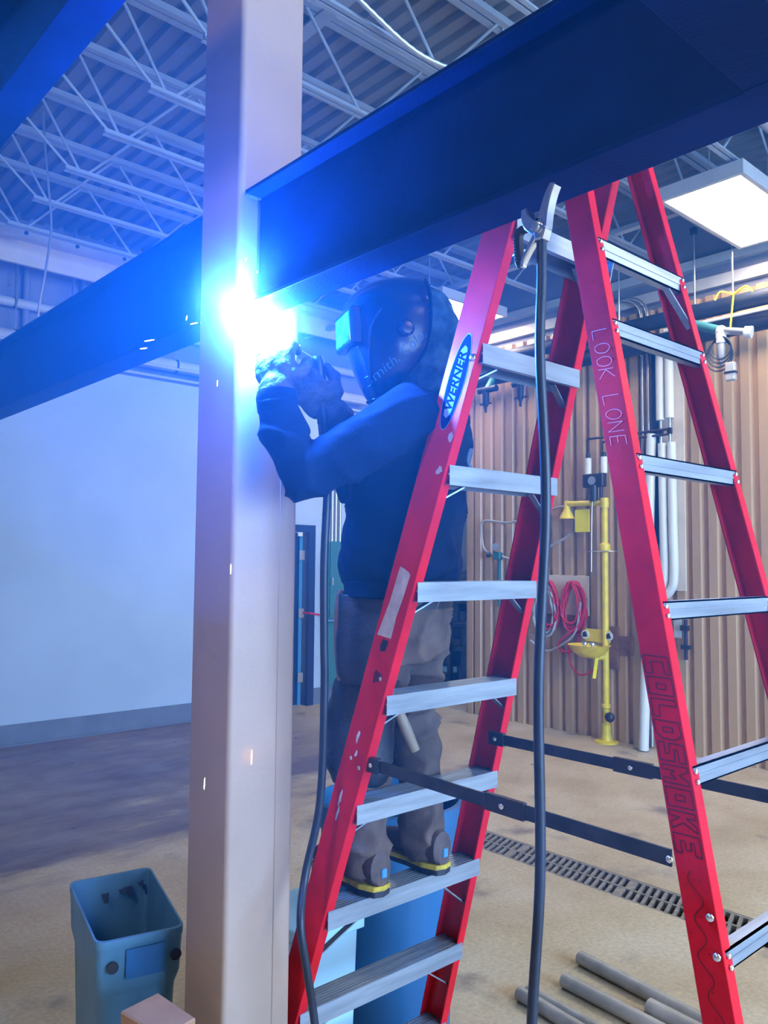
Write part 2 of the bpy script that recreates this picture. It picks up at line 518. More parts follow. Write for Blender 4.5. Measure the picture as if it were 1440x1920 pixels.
# light panels
def panel(cx, cy, sx, sy, label):
    t = thing('ceiling_light', (cx, cy, 4.66), label, 'light', 'ceiling light panels')
    f = MB(); z0, z1 = 4.655, 4.74; e = 0.035
    f.box((cx-sx/2-e, cy-sy/2-e, z1), (cx+sx/2+e, cy+sy/2+e, z1+0.01))
    for a, b in (((cx-sx/2-e, cy-sy/2-e), (cx-sx/2, cy+sy/2+e)), ((cx+sx/2, cy-sy/2-e), (cx+sx/2+e, cy+sy/2+e)),
                 ((cx-sx/2, cy-sy/2-e), (cx+sx/2, cy-sy/2)), ((cx-sx/2, cy+sy/2), (cx+sx/2, cy+sy/2+e))):
        f.box((a[0], a[1], z0-0.012), (b[0], b[1], z1))
    f.build('housing', 'girt', t)
    d = MB(); d.box((cx-sx/2, cy-sy/2, z0), (cx+sx/2, cy+sy/2, z0+0.008)); d.build('diffuser', 'panel_glow', t)
    for s in (-1, 1): MB().tube([(cx+s*sx*0.4, cy, z1), (cx+s*sx*0.4, cy, 5.36)], 0.006, 6).build('hanger', 'galv', t)
panel(6.44, 2.86, 1.34, 0.60, 'glowing ceiling light panel above the ribbed wall, right of the ladder')
panel(6.66, 6.25, 1.0, 0.60, 'glowing ceiling light panel seen behind the hooded head')
for px, py in ((-2.1, 0.8), (2.4, -1.8), (6.4, -1.6), (2.2, -4.6)):
    panel(px, py, 1.34, 0.60, 'ceiling light panel out of the picture')

# ------------------------------------------------------------------ steel frame
CX0, CX1, CY0, CY1 = 1.100, 1.303, 1.805, 2.008
t = thing('steel_column', (1.2, 1.9, 0), 'square tan steel column with the weld arc on its face', 'column')
def rsq(x0, y0, x1, y1, r, z):
    out = []
    for cx, cy, a0 in ((x1-r, y0+r, -90), (x1-r, y1-r, 0), (x0+r, y1-r, 90), (x0+r, y0+r, 180)):
        for k in range(5):
            a = math.radians(a0 + 90*k/4); out.append((cx + r*math.cos(a), cy + r*math.sin(a), z))
    return out
MB().loft([rsq(CX0, CY0, CX1, CY1, 0.014, z) for z in (0.02, 5.0)]).build('shaft', 'column', t, True)
MB().box((1.04, 1.75, 0), (1.363, 2.068, 0.02)).build('base_plate', 'column', t)
for sx, sy in ((1.06, 1.77), (1.343, 1.77), (1.06, 2.048), (1.343, 2.048)):
    MB().lathe((sx, sy, 0.02), [(0.018, 0), (0.018, 0.016), (0.009, 0.016), (0.009, 0.04), (0, 0.04)], 8).build('anchor_bolt', 'galv', t)
s = MB()
s.tube([(1.245, 1.804, z) for z in (0.05, 2.4)], 0.0012, 4); s.build('seam', 'column', t)

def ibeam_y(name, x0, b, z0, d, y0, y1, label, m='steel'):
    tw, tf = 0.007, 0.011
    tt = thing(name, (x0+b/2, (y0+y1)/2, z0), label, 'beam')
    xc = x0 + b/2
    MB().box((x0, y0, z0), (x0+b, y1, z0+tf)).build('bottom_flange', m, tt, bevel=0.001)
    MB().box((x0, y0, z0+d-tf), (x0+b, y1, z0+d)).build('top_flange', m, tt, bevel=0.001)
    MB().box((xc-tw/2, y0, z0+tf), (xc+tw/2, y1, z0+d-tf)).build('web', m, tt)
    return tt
BX, BB, BZ, BD = 1.115, 0.101, 2.466, 0.312
beam_r = ibeam_y('steel_beam', BX, BB, BZ, BD, -1.6, CY0-0.004, 'dark steel beam tinted arc blue rising overhead to the right above the ladder')
beam_l = ibeam_y('steel_beam', BX, BB, BZ+0.005, BD, CY1+0.004, 7.6, 'dark steel beam tinted arc blue running left behind the column past the pale wall')
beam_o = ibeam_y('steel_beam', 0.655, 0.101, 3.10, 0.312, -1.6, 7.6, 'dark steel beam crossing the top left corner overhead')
# beam framing into the near side, its bottom flange shows as the slanting edge at upper right
tt = thing('steel_beam', (0.5, 0.4, BZ), 'dark steel cross beam meeting the big beam at the upper right corner', 'beam')
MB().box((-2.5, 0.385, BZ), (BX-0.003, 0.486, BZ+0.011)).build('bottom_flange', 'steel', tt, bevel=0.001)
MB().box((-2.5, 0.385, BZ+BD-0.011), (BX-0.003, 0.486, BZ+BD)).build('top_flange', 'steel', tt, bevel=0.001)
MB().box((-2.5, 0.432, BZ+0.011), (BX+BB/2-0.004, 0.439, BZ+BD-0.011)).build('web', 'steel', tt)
bd = MB()
bd.tube([(BX-0.004, 0.385, BZ+0.002), (BX-0.004, 0.486, BZ+0.002)], 0.004, 6)
bd.build('weld_bead', 'steel', tt, True)
# finished beads where the beam meets the column
wbm = MB()
pts = [(BX+0.002+0.1*k/30, CY0-0.004, BZ+BD-0.011) for k in range(31)]
wbm.tube(pts, [0.004+0.0016*(k % 2) for k in range(31)], 6)
pts = [(BX+BB/2-0.006, CY0-0.005, BZ+0.02+0.27*k/60) for k in range(61)]
wbm.tube(pts, [0.004+0.0016*(k % 2) for k in range(61)], 6)
wbm.build('weld_bead', 'weld_bead', beam_r, True)

# ------------------------------------------------------------------ step ladder
lad = thing('step_ladder', (1.66, 1.2, 0), 'tall red fibreglass step ladder with aluminium steps', 'ladder')
def yA(z): return 1.287 + 0.09*(2.334-z)/0.292
def yC(z): return 0.926 - 0.065*(2.314-z)/0.292
def xA(z): return 1.494 - 0.020*(2.334-z)/0.292
def xB(z): return 1.852 + 0.020*(2.334-z)/0.292
def xC(z): return 1.489 - 0.021*(2.314-z)/0.292
def xD(z): return 1.843 + 0.021*(2.314-z)/0.292
ZT = 2.90
def rail(yf, xin, side, dep, fl):
    """channel rail; front face at yf(z), inner flange edge at xin(z), web outwards"""
    th = 0.006
    rings = []
    for z in (0.03, ZT):
        x = xin(z); yy = yf(z); o = x + side*fl; w = side*th
        prof = [(x, yy), (o, yy), (o, yy+dep), (x, yy+dep), (x, yy+dep-th), (o-w, yy+dep-th), (o-w, yy+th), (x, yy+th)]
        rings.append([(a, b, z) for a, b in prof])
    return MB().loft(rings).build('rail', 'red', lad, bevel=0.0012)
DEPA, DEPC = 0.098, 0.062
railA = rail(yA, xA, -1, DEPA, 0.031); railB = rail(yA, xB, 1, DEPA, 0.031)
railC = rail(yC, xC, -1, DEPC, 0.028); railD = rail(yC, xD, 1, DEPC, 0.028)
railC['label'] = 'red rail with the block letters scratched down it'
railA['label'] = 'red rail with the oval maker badge'
def step(z, front_h=0.050, dep=0.082):
    x0 = xA(z)-0.022; x1 = xB(z)+0.022; yf = yA(z)
    mb = MB()
    # ribbed tread
    nr = 7
    for k in range(nr):
        a = yf + dep*k/nr
        mb.box((x0, a, z-0.004), (x1, a+dep/nr*0.55, z)); mb.box((x0, a, z-0.006), (x1, a+dep/nr, z-0.003))
    mb.box((x0, yf-0.002, z-front_h), (x1, yf-0.0002, z-0.0008)); mb.box((x0, yf+dep+0.0002, z-front_h), (x1, yf+dep+0.003, z-0.0008))
    mb.box((x0, yf, z-front_h), (x1, yf+0.012, z-front_h+0.003))
    return mb.build('step', 'alu', lad)
for i in range(-1, 8):
    z = 2.334 - 0.292*i
    so = step(z)
    for xx in (xA(z)-0.014, xB(z)+0.014):
        MB().sphere((xx, yA(z-0.02)-0.001, z-0.022), (0.0055, 0.004, 0.0055), 10, 6).build('rivet', 'rivet', lad, True)
    # gusset struts under the step
    for sg, xe in ((1, xA), (-1, xB)):
        if i in (-1, 0, 1, 2, 3, 4): zl, dx = 0.085, 0.06
        else: zl, dx = 0.15, 0.13
        p = (xe(z)+sg*dx, yA(z)+0.03, z-0.048); q = (xe(z-zl)-sg*0.02, yA(z-zl)+0.03, z-zl-0.01)
        MB().bar(p, q, 0.004, 0.018, (0,1,0)).build('gusset', 'alu', lad)
for z in (2.505, 2.314, 2.022, 1.73, 1.438, 1.146, 0.854, 0.562, 0.27):
    x0 = xC(z)-0.020; x1 = xD(z)+0.020; yf = yC(z)
    b = MB(); h = 0.036 if z < 2.4 else 0.040
    b.box((x0, yf-0.002, z-h), (x1, yf+0.002, z)); b.box((x0, yf-0.002, z-0.003), (x1, yf+0.022, z)); b.box((x0, yf-0.002, z-h), (x1, yf+0.022, z-h+0.003))
    b.box((x0, yf-0.0035, z-h*0.56), (x1, yf, z-h*0.44))
    b.build('rung', 'alu', lad)
    for xx in (xC(z)-0.014, xD(z)+0.014):
        for dz in (0.009, 0.027):
            MB().sphere((xx, yC(z-dz)-0.002, z-dz), (0.0055, 0.004, 0.0055), 10, 6).build('rivet', 'rivet', lad, True)
    if z > 2.45 or z < 0.9:
        for sg, xe in ((1, xC), (-1, xD)):
            zl = 0.13
            MB().bar((xe(z)+sg*0.05, yC(z)+0.012, z-0.03), (xe(z-zl)-sg*0.012, yC(z-zl)+0.012, z-zl), 0.004, 0.016, (0,1,0)).build('gusset', 'alu', lad)
MB().box((1.42, 1.02, ZT), (1.92, 1.25, ZT+0.07)).build('top_cap', 'red', lad, bevel=0.008)
for xe, yf, sg, dp in ((xA, yA, -1, DEPA), (xB, yA, 1, DEPA), (xC, yC, -1, DEPC), (xD, yC, 1, DEPC)):
    x = xe(0.03) + sg*0.012
    MB().box((x-0.028, yf(0)-0.012, 0), (x+0.028, yf(0)+dp+0.012, 0.035)).build('foot', 'rubber', lad, bevel=0.004)
# spreader bars, each two flat arms and a sleeve
for xa, xc in ((1.405, 1.375), (1.895, 1.905)):
    pa = Vector((xa, 1.60, 1.278)); pc = Vector((xc, 0.756, 1.278)); mid = pa.lerp(pc, 0.52)
    sp = MB().bar(pa, pc, 0.005, 0.030, (0,0,1)).build('spreader', 'spread', lad)
    MB().bar(pa.lerp(pc, 0.47), pa.lerp(pc, 0.60), 0.012, 0.037, (0,0,1)).build('sleeve', 'bracket', sp)
    MB().bar(pa.lerp(pc, -0.03), pa.lerp(pc, 0.035), 0.014, 0.038, (0,0,1)).build('bracket', 'bracket', sp)
    for tt_ in (0.0, 0.53, 1.0): MB().sphere(pa.lerp(pc, tt_) - Vector((0.009, 0, 0)), (0.004, 0.007, 0.007), 8, 5).build('bolt', 'rivet', sp, True)
for zz in (1.195, 1.135): MB().sphere((xC(zz)-0.029, yC(zz)+0.012, zz), (0.006, 0.008, 0.008), 10, 6).build('bolt', 'rivet', lad, True)

# badge, stickers, wear and lettering on the outer faces of the rails
def onrail(xe, yf, fl, s, v, lift=0.0008):
    """point on the outer web: s = height, v = distance back from the front edge"""
    return Vector((xe(s)-fl-lift, yf(s)+v, s))
def ell(zc, vc, rz, rv, lift, n=40, inner=None):
    vs = []
    for k in range(n):
        a = 2*PI*k/n
        vs.append(onrail(xA, yA, 0.031, zc+rz*math.sin(a), vc+rv*math.cos(a), lift))
    return MB().add(vs, [tuple(range(n))])
ZB, VB = 2.247, 0.046
bad = ell(ZB, VB, 0.117, 0.031, 0.0009).build('badge', 'logo_pale', lad); bad['label'] = 'blue oval maker badge'
ell(ZB, VB, 0.1145, 0.0290, 0.0014).build('badge_field', 'logo_blue', bad)
def rpoly(zs, lift, pts):
    return MB().add([onrail(xA, yA, 0.031, ZB+a, VB+b, lift) for a, b in pts], [tuple(range(len(pts)))])
band = [(-0.088, 0.0), (-0.080, -0.010), (-0.068, -0.0135), (0.068, -0.0135), (0.080, -0.010), (0.088, 0), (0.080, 0.010), (0.068, 0.0135), (-0.068, 0.0135), (-0.080, 0.010)]
rpoly(0, 0.0019, band).build('badge_band', 'logo_pale', bad)
up = (onrail(xA, yA, 0.031, 2.3, 0) - onrail(xA, yA, 0.031, 2.2, 0)).normalized()
ys = Vector((0, 1, 0)); outw = Vector((-1, 0, 0))
ey = (ys - up*ys.dot(up)).normalized()
text_mb('WERNER', 0.037, onrail(xA, yA, 0.031, ZB, VB, 0.0024), up, ey, 0.0, bold=0.0012, shear=0.2).build('badge_lettering', 'logo_dark', bad)
def patch(xe, yf, fl, pts, m, name='sticker', lift=0.001):
    return MB().add([onrail(xe, yf, fl, z, v, lift) for z, v in pts], [tuple(range(len(pts)))]).build(name, m, lad)
patch(xA, yA, 0.031, [(1.612, 0.086), (1.604, 0.030), (1.66, 0.032), (1.71, 0.026), (1.768, 0.022), (1.775, 0.03), (1.783, 0.048), (1.790, 0.068), (1.70, 0.072)], 'sticker')
def blob(xe, yf, fl, zc, vc, rz, rv, m, name, lift=0.001, n=11):
    pts = []
    for k in range(n):
        a = 2*PI*k/n; q = random.uniform(0.6, 1.15)
        pts.append((zc + rz*q*math.sin(a), vc + rv*q*math.cos(a)))
    return patch(xe, yf, fl, pts, m, name, lift)
for zc, vc, rz, rv, m in ((1.585, 0.050, 0.022, 0.018, 'grime'), (1.505, 0.045, 0.018, 0.020, 'black_ink'), (1.345, 0.055, 0.022, 0.006, 'sticker'), (1.30, 0.045, 0.010, 0.006, 'sticker'),
                          (1.175, 0.060, 0.024, 0.006, 'sticker'), (1.135, 0.055, 0.022, 0.005, 'sticker'), (2.11, 0.012, 0.014, 0.009, 'sticker'), (2.03, 0.020, 0.014, 0.012, 'sticker')):
    blob(xA, yA, 0.031, zc, vc, rz, rv, m, 'paint_scuff')
b = MB()
b.sphere(onrail(xA, yA, 0.031, 2.30, 0.012), (0.006, 0.010, 0.010), 12, 7)
b.build('bolt', 'rivet', lad, True)
for zz in (1.50, 1.285, 1.265):
    MB().sphere(onrail(xA, yA, 0.031, zz, 0.030 if zz > 1.4 else 0.06-2*(1.285-zz)), (0.003, 0.006, 0.006), 10, 6).build('bolt', 'rivet', lad, True)

LET = {  # block letters drawn as outline strokes in a 1 x 1 box (u across, v up)
 'C': [[(1,.15),(1,0),(0,0),(0,1),(1,1),(1,.75),(.3,.75),(.3,.28),(1,.28),(1,.15)]],
 'O': [[(0,0),(1,0),(1,1),(0,1),(0,0)],[(.35,.35),(.65,.35),(.65,.72),(.35,.72),(.35,.35)]],
 'L': [[(0,1),(0,0),(1,0),(1,.3),(.35,.3),(.35,1),(0,1)]],
 'D': [[(0,0),(.75,0),(1,.25),(1,.75),(.75,1),(0,1),(0,0)],[(.33,.32),(.62,.32),(.62,.7),(.33,.7),(.33,.32)]],
 'S': [[(0,0),(1,0),(1,.58),(.35,.62),(.35,.74),(1,.74),(1,1),(0,1),(0,.45),(.62,.4),(.62,.25),(0,.25),(0,0)]],
 'M': [[(0,0),(0,1),(.25,1),(.5,.65),(.75,1),(1,1),(1,0),(.72,0),(.72,.5),(.5,.3),(.28,.5),(.28,0),(0,0)]],
 'K': [[(0,0),(0,1),(.3,1),(.3,.62),(.7,1),(1,1),(.6,.5),(1,0),(.65,0),(.3,.4),(.3,0),(0,0)]],
 'E': [[(0,0),(0,1),(1,1),(1,.75),(.35,.75),(.35,.62),(.8,.62),(.8,.42),(.35,.42),(.35,.26),(1,.26),(1,0),(0,0)]],
 'l': [[(0,1),(0,0),(.8,0)]], 'o': [[(.5+.45*math.cos(a*PI/6), .5+.5*math.sin(a*PI/6)) for a in range(13)]],
 'k': [[(0,0),(0,1)],[(.8,1),(.05,.5),(.85,0)]], 'n': [[(0,0),(0,1),(.8,0),(.8,1)]], 'e': [[(.8,0),(0,0),(0,1),(.8,1)],[(0,.5),(.6,.5)]],
 ' ': []}
def scrawl(word, z0, dz, v0, v1, m, wid, name):
    """letters turned to read down the rail: letter-up points to the front edge"""
    mb = MB()
    for k, ch in enumerate(word):
        if ch not in LET: continue
        for st in LET[ch]:
            P3 = []
            for (u, w) in st:
                zz = z0 - (k + u*0.82)*dz
                P3.append(onrail(xC, yC, 0.028, zz + random.uniform(-.0006, .0006), lerp(v1, v0, w) + random.uniform(-.0006, .0006), 0.0008))
            for a, bb in zip(P3[:-1], P3[1:]):
                mb.bar(a, bb, wid, 0.0006, (1,0,0))
    o = mb.build(name, m, lad)
    return o
scrawl('COLDSMOKE', 1.628, 0.0385, 0.006, 0.056, 'black_ink', 0.0022, 'scratched_lettering')
scrawl('look', 2.292, 0.0290, 0.012, 0.048, 'pale_scratch', 0.0011, 'pale_lettering')
scrawl('lone', 2.292 - 5*0.0290, 0.0290, 0.012, 0.048, 'pale_scratch', 0.0011, 'pale_lettering')
sq = [onrail(xC, yC, 0.028, 1.262 - 0.36*k/60, 0.034 + 0.010*math.sin(k*0.62) - 0.004*math.sin(k*0.21), 0.0008) for k in range(61)]
mb = MB()
for a, bb in zip(sq[:-1], sq[1:]): mb.bar(a, bb, 0.0016, 0.0006, (1,0,0))
mb.build('scratched_squiggle', 'black_ink', lad)
mb = MB()
for k in range(22):
    mb.sphere(onrail(xC, yC, 0.028, 1.25 - 0.37*random.random(), random.uniform(0.008, 0.056), 0.0003), (0.0006, 0.0013, 0.0013), 6, 4)
mb.build('pin_marks', 'black_ink', lad)

# ------------------------------------------------------------------ back wall: door, cabinet, conduits
dr = MB(); dr.box((5.16, 8.26, 0), (5.26, 8.40, 2.26)); dr.box((6.15, 8.26, 0), (6.25, 8.40, 2.26)); dr.box((5.26, 8.26, 2.17), (6.15, 8.40, 2.26))
door = struct(dr.build('door_1', 'door'), 'navy door frame beside the column')
MB().box((5.27, 8.36, 0.01), (6.05, 8.40, 2.165)).build('door_leaf', 'door', door, bevel=0.003)
MB().box((6.052, 8.33, 0.01), (6.10, 8.37, 2.12)).build('door_edge', 'door_edge', door)
for hz in (0.35, 1.15, 1.88):
    MB().box((6.045, 8.315, hz-0.06), (6.125, 8.328, hz+0.06)).build('hinge', 'galv', door, bevel=0.002)
MB().tube([(5.36, 8.33, 1.02), (5.36, 8.29, 1.02), (5.48, 8.29, 1.02)], 0.011, 8).build('door_handle', 'galv', door, True)
MB().tube([(6.10, 8.34, 1.16), (6.16, 8.23, 1.15), (6.42, 8.20, 1.11)], 0.013, 8).build('push_bar', 'hose_red', door, True)

t = thing('electrical_cabinet', (6.52, 8.22, 1.07), 'green electrical cabinet on the pale wall behind the jacket', 'cabinet')
MB().box((6.37, 8.14, 1.07), (6.80, 8.30, 2.06)).build('body', 'green_box', t, bevel=0.004)
MB().box((6.39, 8.125, 1.09), (6.78, 8.14, 2.04)).build('door', 'green_box', t, bevel=0.003)
MB().box((6.41, 8.11, 1.50), (6.43, 8.126, 1.60)).build('latch', 'galv', t)
t = thing('wire_trough', (6.52, 8.25, 0.25), 'low green panel under the electrical cabinet', 'panel')
MB().box((6.39, 8.20, 0.22), (6.80, 8.29, 1.03)).build('body', 'green_box', t, bevel=0.004)
MB().box((6.41, 8.19, 0.24), (6.78, 8.20, 1.01)).build('cover', 'green_box', t, bevel=0.002)
for k, cx in enumerate((6.44, 6.50, 6.56, 6.63)):
    o = MB().tube([(cx, 8.24, 2.06), (cx, 8.24, 3.79)], 0.019, 10).build('conduit', 'galv', None, True)
    tag(o, 'steel conduit rising from the green electrical cabinet', 'conduit', 'conduits above the green cabinet')

# girder and pipes above the pale wall
t = thing('crane_girder', (2.5, 8.2, 4.70), 'pale overhead girder running above the pale wall', 'girder')
MB().box((-5.9, 8.10, 4.93), (7.4, 8.30, 5.02)).build('top_flange', 'girt', t, bevel=0.003)
MB().box((-5.9, 8.22, 4.70), (7.4, 8.26, 4.93)).build('web', 'cream', t)
for bx in (2.55, 3.05, 3.55, 4.05):
    MB().lathe((bx, 8.10, 4.975), [(0.02, 0), (0.02, 0.01), (0, 0.012)], 10, (0,-1,0)).build('bolt', 'bracket', t, True)
MB().box((1.2, 7.95, 4.86), (2.46, 8.05, 4.93)).build('end_truck', 'girt', t, bevel=0.004)
for (pz, pr, py, lab) in ((4.05, 0.075, 8.55, 'thick pipe low above the pale wall'), (4.42, 0.05, 8.60, 'thin pipe beneath the pale girder')):
    t = thing('overhead_pipe', (2.5, py, pz), lab, 'pipe')
    MB().tube([(-5.5, py, pz), (7.3, py, pz)], pr, 14).build('pipe', 'girt', t, True)
    for hx in (2.62, 3.2, 4.4):
        MB().tube([(hx, py, pz+pr), (hx, py, 5.36)], 0.008, 6).build('hanger', 'galv', t)
        MB().lathe((hx-0.012, py, pz), [(pr+0.006, 0), (pr+0.006, 0.024)], 14, (1,0,0)).build('clamp', 'bracket', t, True)
for vx in (2.75, 3.35):
    o = MB().tube([(vx, 8.66, 3.79), (vx, 8.66, 5.2)], 0.035, 10).build('riser_pipe', 'upper_wall', None, True)
    tag(o, 'dull riser pipe between ledge and roof at far left', 'pipe', 'far left riser pipes')
for pz, lab in ((3.86, 'lower thin conduit along the top of the pale wall'), (3.98, 'upper thin conduit along the top of the pale wall')):
    o = MB().tube([(-5.5, 8.40, pz), (7.3, 8.40, pz)], 0.016, 8).build('conduit', 'girt', None, True); tag(o, lab, 'conduit')
o = MB().tube(spline([(2.14, 6.5, 5.37), (2.165, 6.5, 5.1), (2.20, 6.5, 4.80), (2.235, 6.5, 4.45), (2.205, 6.5, 4.1), (2.17, 6.5, 3.86), (2.15, 6.5, 3.6)]), 0.010, 8).build('hanging_wire', 'galv', None, True)
tag(o, 'thin wire hanging from the roof at upper left', 'wire')
# flexible conduit strung along a joist, upper middle
pts = spline([(2.4, 3.22, 4.93), (2.75, 3.22, 4.80), (3.15, 3.20, 4.70), (3.55, 3.12, 4.73), (3.75, 2.95, 4.86), (3.95, 2.75, 5.05)], 14)
o = MB().tube(pts, [0.013+0.003*(i % 2) for i in range(len(pts))], 8).build('flexible_conduit', 'galv', None, True)
tag(o, 'flexible metal conduit looping under the roof joists', 'conduit')
o = MB().tube([(4.2, 2.30, 4.90), (7.45, 2.30, 4.90)], 0.065, 14).build('roof_duct', 'joist', None, True)
tag(o, 'pale blue pipe slung under the roof beside the bright panel', 'pipe')

# ------------------------------------------------------------------ right wall: pipes
for (pz, pr, px, lab) in ((4.15, 0.075, 7.12, 'upper black insulated pipe along the ribbed wall'), (3.97, 0.085, 7.22, 'lower black insulated pipe along the ribbed wall')):
    t = thing('insulated_pipe', (px, 3.5, pz), lab, 'pipe')
    MB().tube([(px, -5, pz), (px, 6.9, pz)], pr, 18).build('pipe', 'black_pipe', t, True)
    for hy in (3.61, 3.25, 4.41, 5.0, 2.4):
        MB().lathe((px, hy-0.015, pz), [(pr+0.005, 0), (pr+0.005, 0.03)], 16, (0,1,0)).build('clevis', 'bracket', t, True)
        if pz > 4.1:
            MB().tube([(px, hy, pz+pr), (px, hy, 4.95)], 0.009, 6).build('hanger_rod', 'galv', t, True)
            MB().cbox((px, hy, 4.93), (0.05, 0.05, 0.06)).build('rod_clip', 'bracket', t)
o = MB().tube([(7.08, -5, 4.03), (7.08, 3.9, 4.03)], 0.016, 8).build('white_pipe', 'white_paint', None, True); tag(o, 'thin white pipe running between the black pipes', 'pipe')
for cy, lab in ((4.30, 'left of the two steel conduits on the ribbed wall'), (4.235, 'right of the two steel conduits on the ribbed wall')):
    pts = [(7.36, cy, 0.02), (7.36, cy, 3.7)] + [(7.36, cy + 0.25*(1-math.cos(a)), 3.7 + 0.62 + 0.22*math.sin(a)) for a in [k*PI/12 for k in range(0, 7)]] + [(7.36, cy+0.8, 4.54)]
    o = MB().tube(pts, 0.016, 10).build('conduit', 'galv', None, True); tag(o, lab, 'conduit')
o = MB().box((7.345, 4.13, 2.0), (7.40, 4.19, 3.95)).build('cable_duct', 'door', None, bevel=0.003); tag(o, 'dark vertical channel beside the white pipes', 'channel')
MBt = MB().box((7.355, 3.86, 1.55), (7.375, 4.10, 4.3)).build('back_panel', 'cream', None); tag(MBt, 'pale strip of board behind the white pipes', 'board')
for cy, lab, zt in ((4.065, 'left white insulated pipe on the ribbed wall', 3.215), (3.97, 'right white insulated pipe on the ribbed wall', 3.225)):
    t = thing('insulated_pipe', (7.29, cy, 1.5), lab, 'pipe')
    MB().tube([(7.29, cy, zt), (7.29, cy, 4.05)], 0.043, 14).build('upper_cover', 'pvc', t, True)
    MB().tube([(7.29, cy, 2.94), (7.29, cy, zt)], 0.014, 10).build('bare_pipe', 'galv', t, True)
    MB().tube(spline([(7.29, cy-0.015, 2.985), (7.29, cy-0.02, 2.2), (7.29, cy-0.025, 1.70), (7.29, cy+0.01, 1.56), (7.29, cy+0.08, 1.50), (7.29, cy+0.16, 1.50)], 6), 0.043, 14).build('lower_cover', 'pvc', t, True)
    MB().cbox((7.29, cy, 3.10), (0.035, 0.04, 0.06)).build('valve', 'copper', t)
o = MB().tube([(7.20, 4.235, 0.01), (7.30, 4.17, 3.09)], 0.048, 16).build('leaning_tube', 'pvc', None, True); tag(o, 'long white tube leaning against the ribbed wall', 'tube')
for dz, y1, lab in ((0, 4.90, 'upper dark copper line to the shower valve'), (-0.05, 4.71, 'lower dark copper line to the shower valve')):
    o = MB().tube([(7.27, 3.98, 3.115+dz), (7.27, y1, 3.115+dz), (7.27, y1, 2.90)], 0.012, 8).build('copper_line', 'copper', None, True); tag(o, lab, 'pipe')

# emergency shower and eyewash
ew = thing('eyewash_station', (7.25, 4.68, 0), 'yellow emergency shower and eyewash station with bowl', 'eyewash')
MB().tube([(7.25, 4.68, 0.05), (7.25, 4.68, 2.42)], 0.034, 14).build('standpipe', 'yellow', ew, True)
MB().lathe((7.25, 4.68, 0), [(0.12, 0), (0.12, 0.015), (0.06, 0.03), (0.045, 0.10), (0.045, 0.18), (0.036, 0.19)], 16).build('floor_flange', 'yellow', ew, True)
MB().lathe((7.25, 4.68, 1.92), [(0.034, 0), (0.055, 0.02), (0.058, 0.05), (0.055, 0.08), (0.034, 0.10)], 14).build('coupling', 'yellow', ew, True)
MB().lathe((7.25, 4.68, 0.34), [(0.036, 0), (0.046, 0.01), (0.046, 0.04), (0.036, 0.05)], 14).build('coupling', 'yellow', ew, True)
MB().tube([(7.25, 4.66, 2.43), (7.25, 5.13, 2.44)], 0.030, 12).build('shower_arm', 'yellow', ew, True)
MB().lathe((7.25, 5.14, 2.28), [(0.085, 0), (0.075, 0.03), (0.035, 0.10), (0.030, 0.19), (0, 0.20)], 16).build('shower_head', 'yellow', ew, True)
MB().lathe((7.25, 4.68, 2.38), [(0.042, 0), (0.045, 0.05), (0.042, 0.10), (0, 0.10)], 12).build('tee', 'yellow', ew, True)
# valve block
MB().box((7.22, 4.68, 2.60), (7.30, 4.93, 2.74)).build('mixing_valve', 'bracket', ew, bevel=0.01)
MB().tube([(7.24, 4.80, 2.45), (7.24, 4.80, 2.62)], 0.045, 12).build('valve_stem', 'bracket', ew, True)
MB().lathe((7.21, 4.80, 2.665), [(0.045, 0), (0.045, 0.012), (0, 0.014)], 16, (-1,0,0)).build('gauge', 'galv', ew, True)
MB().tube([(7.25, 4.72, 2.45), (7.25, 4.72, 2.70)], 0.018, 10).build('pipe', 'copper', ew, True)
for cy in (4.885, 4.695):
    MB().tube([(7.27, cy, 2.74), (7.27, cy, 2.91)], 0.034, 12).build('filter', 'white_paint', ew, True)
    MB().tube([(7.27, cy, 2.91), (7.27, cy, 2.96)], 0.022, 10).build('fitting', 'bracket', ew, True)
MB().tube(spline([(7.22, 4.80, 2.47), (7.20, 4.80, 2.30), (7.20, 4.81, 1.72)], 4), 0.005, 6).build('pull_rod', 'galv', ew, True)
ring = [(7.25 + 0.10*math.cos(a), 4.70 + 0.16*math.sin(a), 1.93) for a in [k*PI/10 for k in range(21)]]
MB().tube(ring, 0.005, 6).build('pull_ring', 'galv', ew, True)
# bowl
bowl = []
for r, z in ((0.02, -0.10), (0.10, -0.085), (0.17, -0.03), (0.205, 0.03), (0.215, 0.035), (0.208, 0.03), (0.165, -0.02), (0.095, -0.07), (0.015, -0.08)):
    bowl.append([(7.08 + r*0.9*math.cos(a), 4.76 + r*1.05*math.sin(a), 0.95 + z) for a in [2*PI*k/28 for k in range(28)]])
MB().loft(bowl).build('bowl', 'yellow', ew, True)
MB().tube([(7.25, 4.68, 0.86), (7.12, 4.74, 0.85)], 0.028, 10).build('bowl_arm', 'yellow', ew, True)
for dy in (-0.045, 0.045):
    MB().lathe((7.08, 4.77+dy, 0.93), [(0.016, 0), (0.016, 0.05), (0.032, 0.055), (0.030, 0.075), (0, 0.08)], 12).build('spray_head', 'galv', ew, True)
MB().box((7.24, 4.62, 1.0), (7.25, 4.92, 1.13)).build('sign_plate', 'yellow', ew, bevel=0.003)
for cy in (4.63, 4.91):
    MB().lathe((7.237, cy, 1.07), [(0.046, 0), (0.046, 0.008), (0, 0.008)], 18, (-1,0,0)).build('sign_disc', 'white_paint', ew, True)
    MB().add([(7.226, cy+0.03, 1.045), (7.226, cy-0.03, 1.05), (7.226, cy-0.01, 1.105), (7.226, cy+0.03, 1.09)], [(0,1,2,3)]).build('sign_symbol', 'bracket', ew)
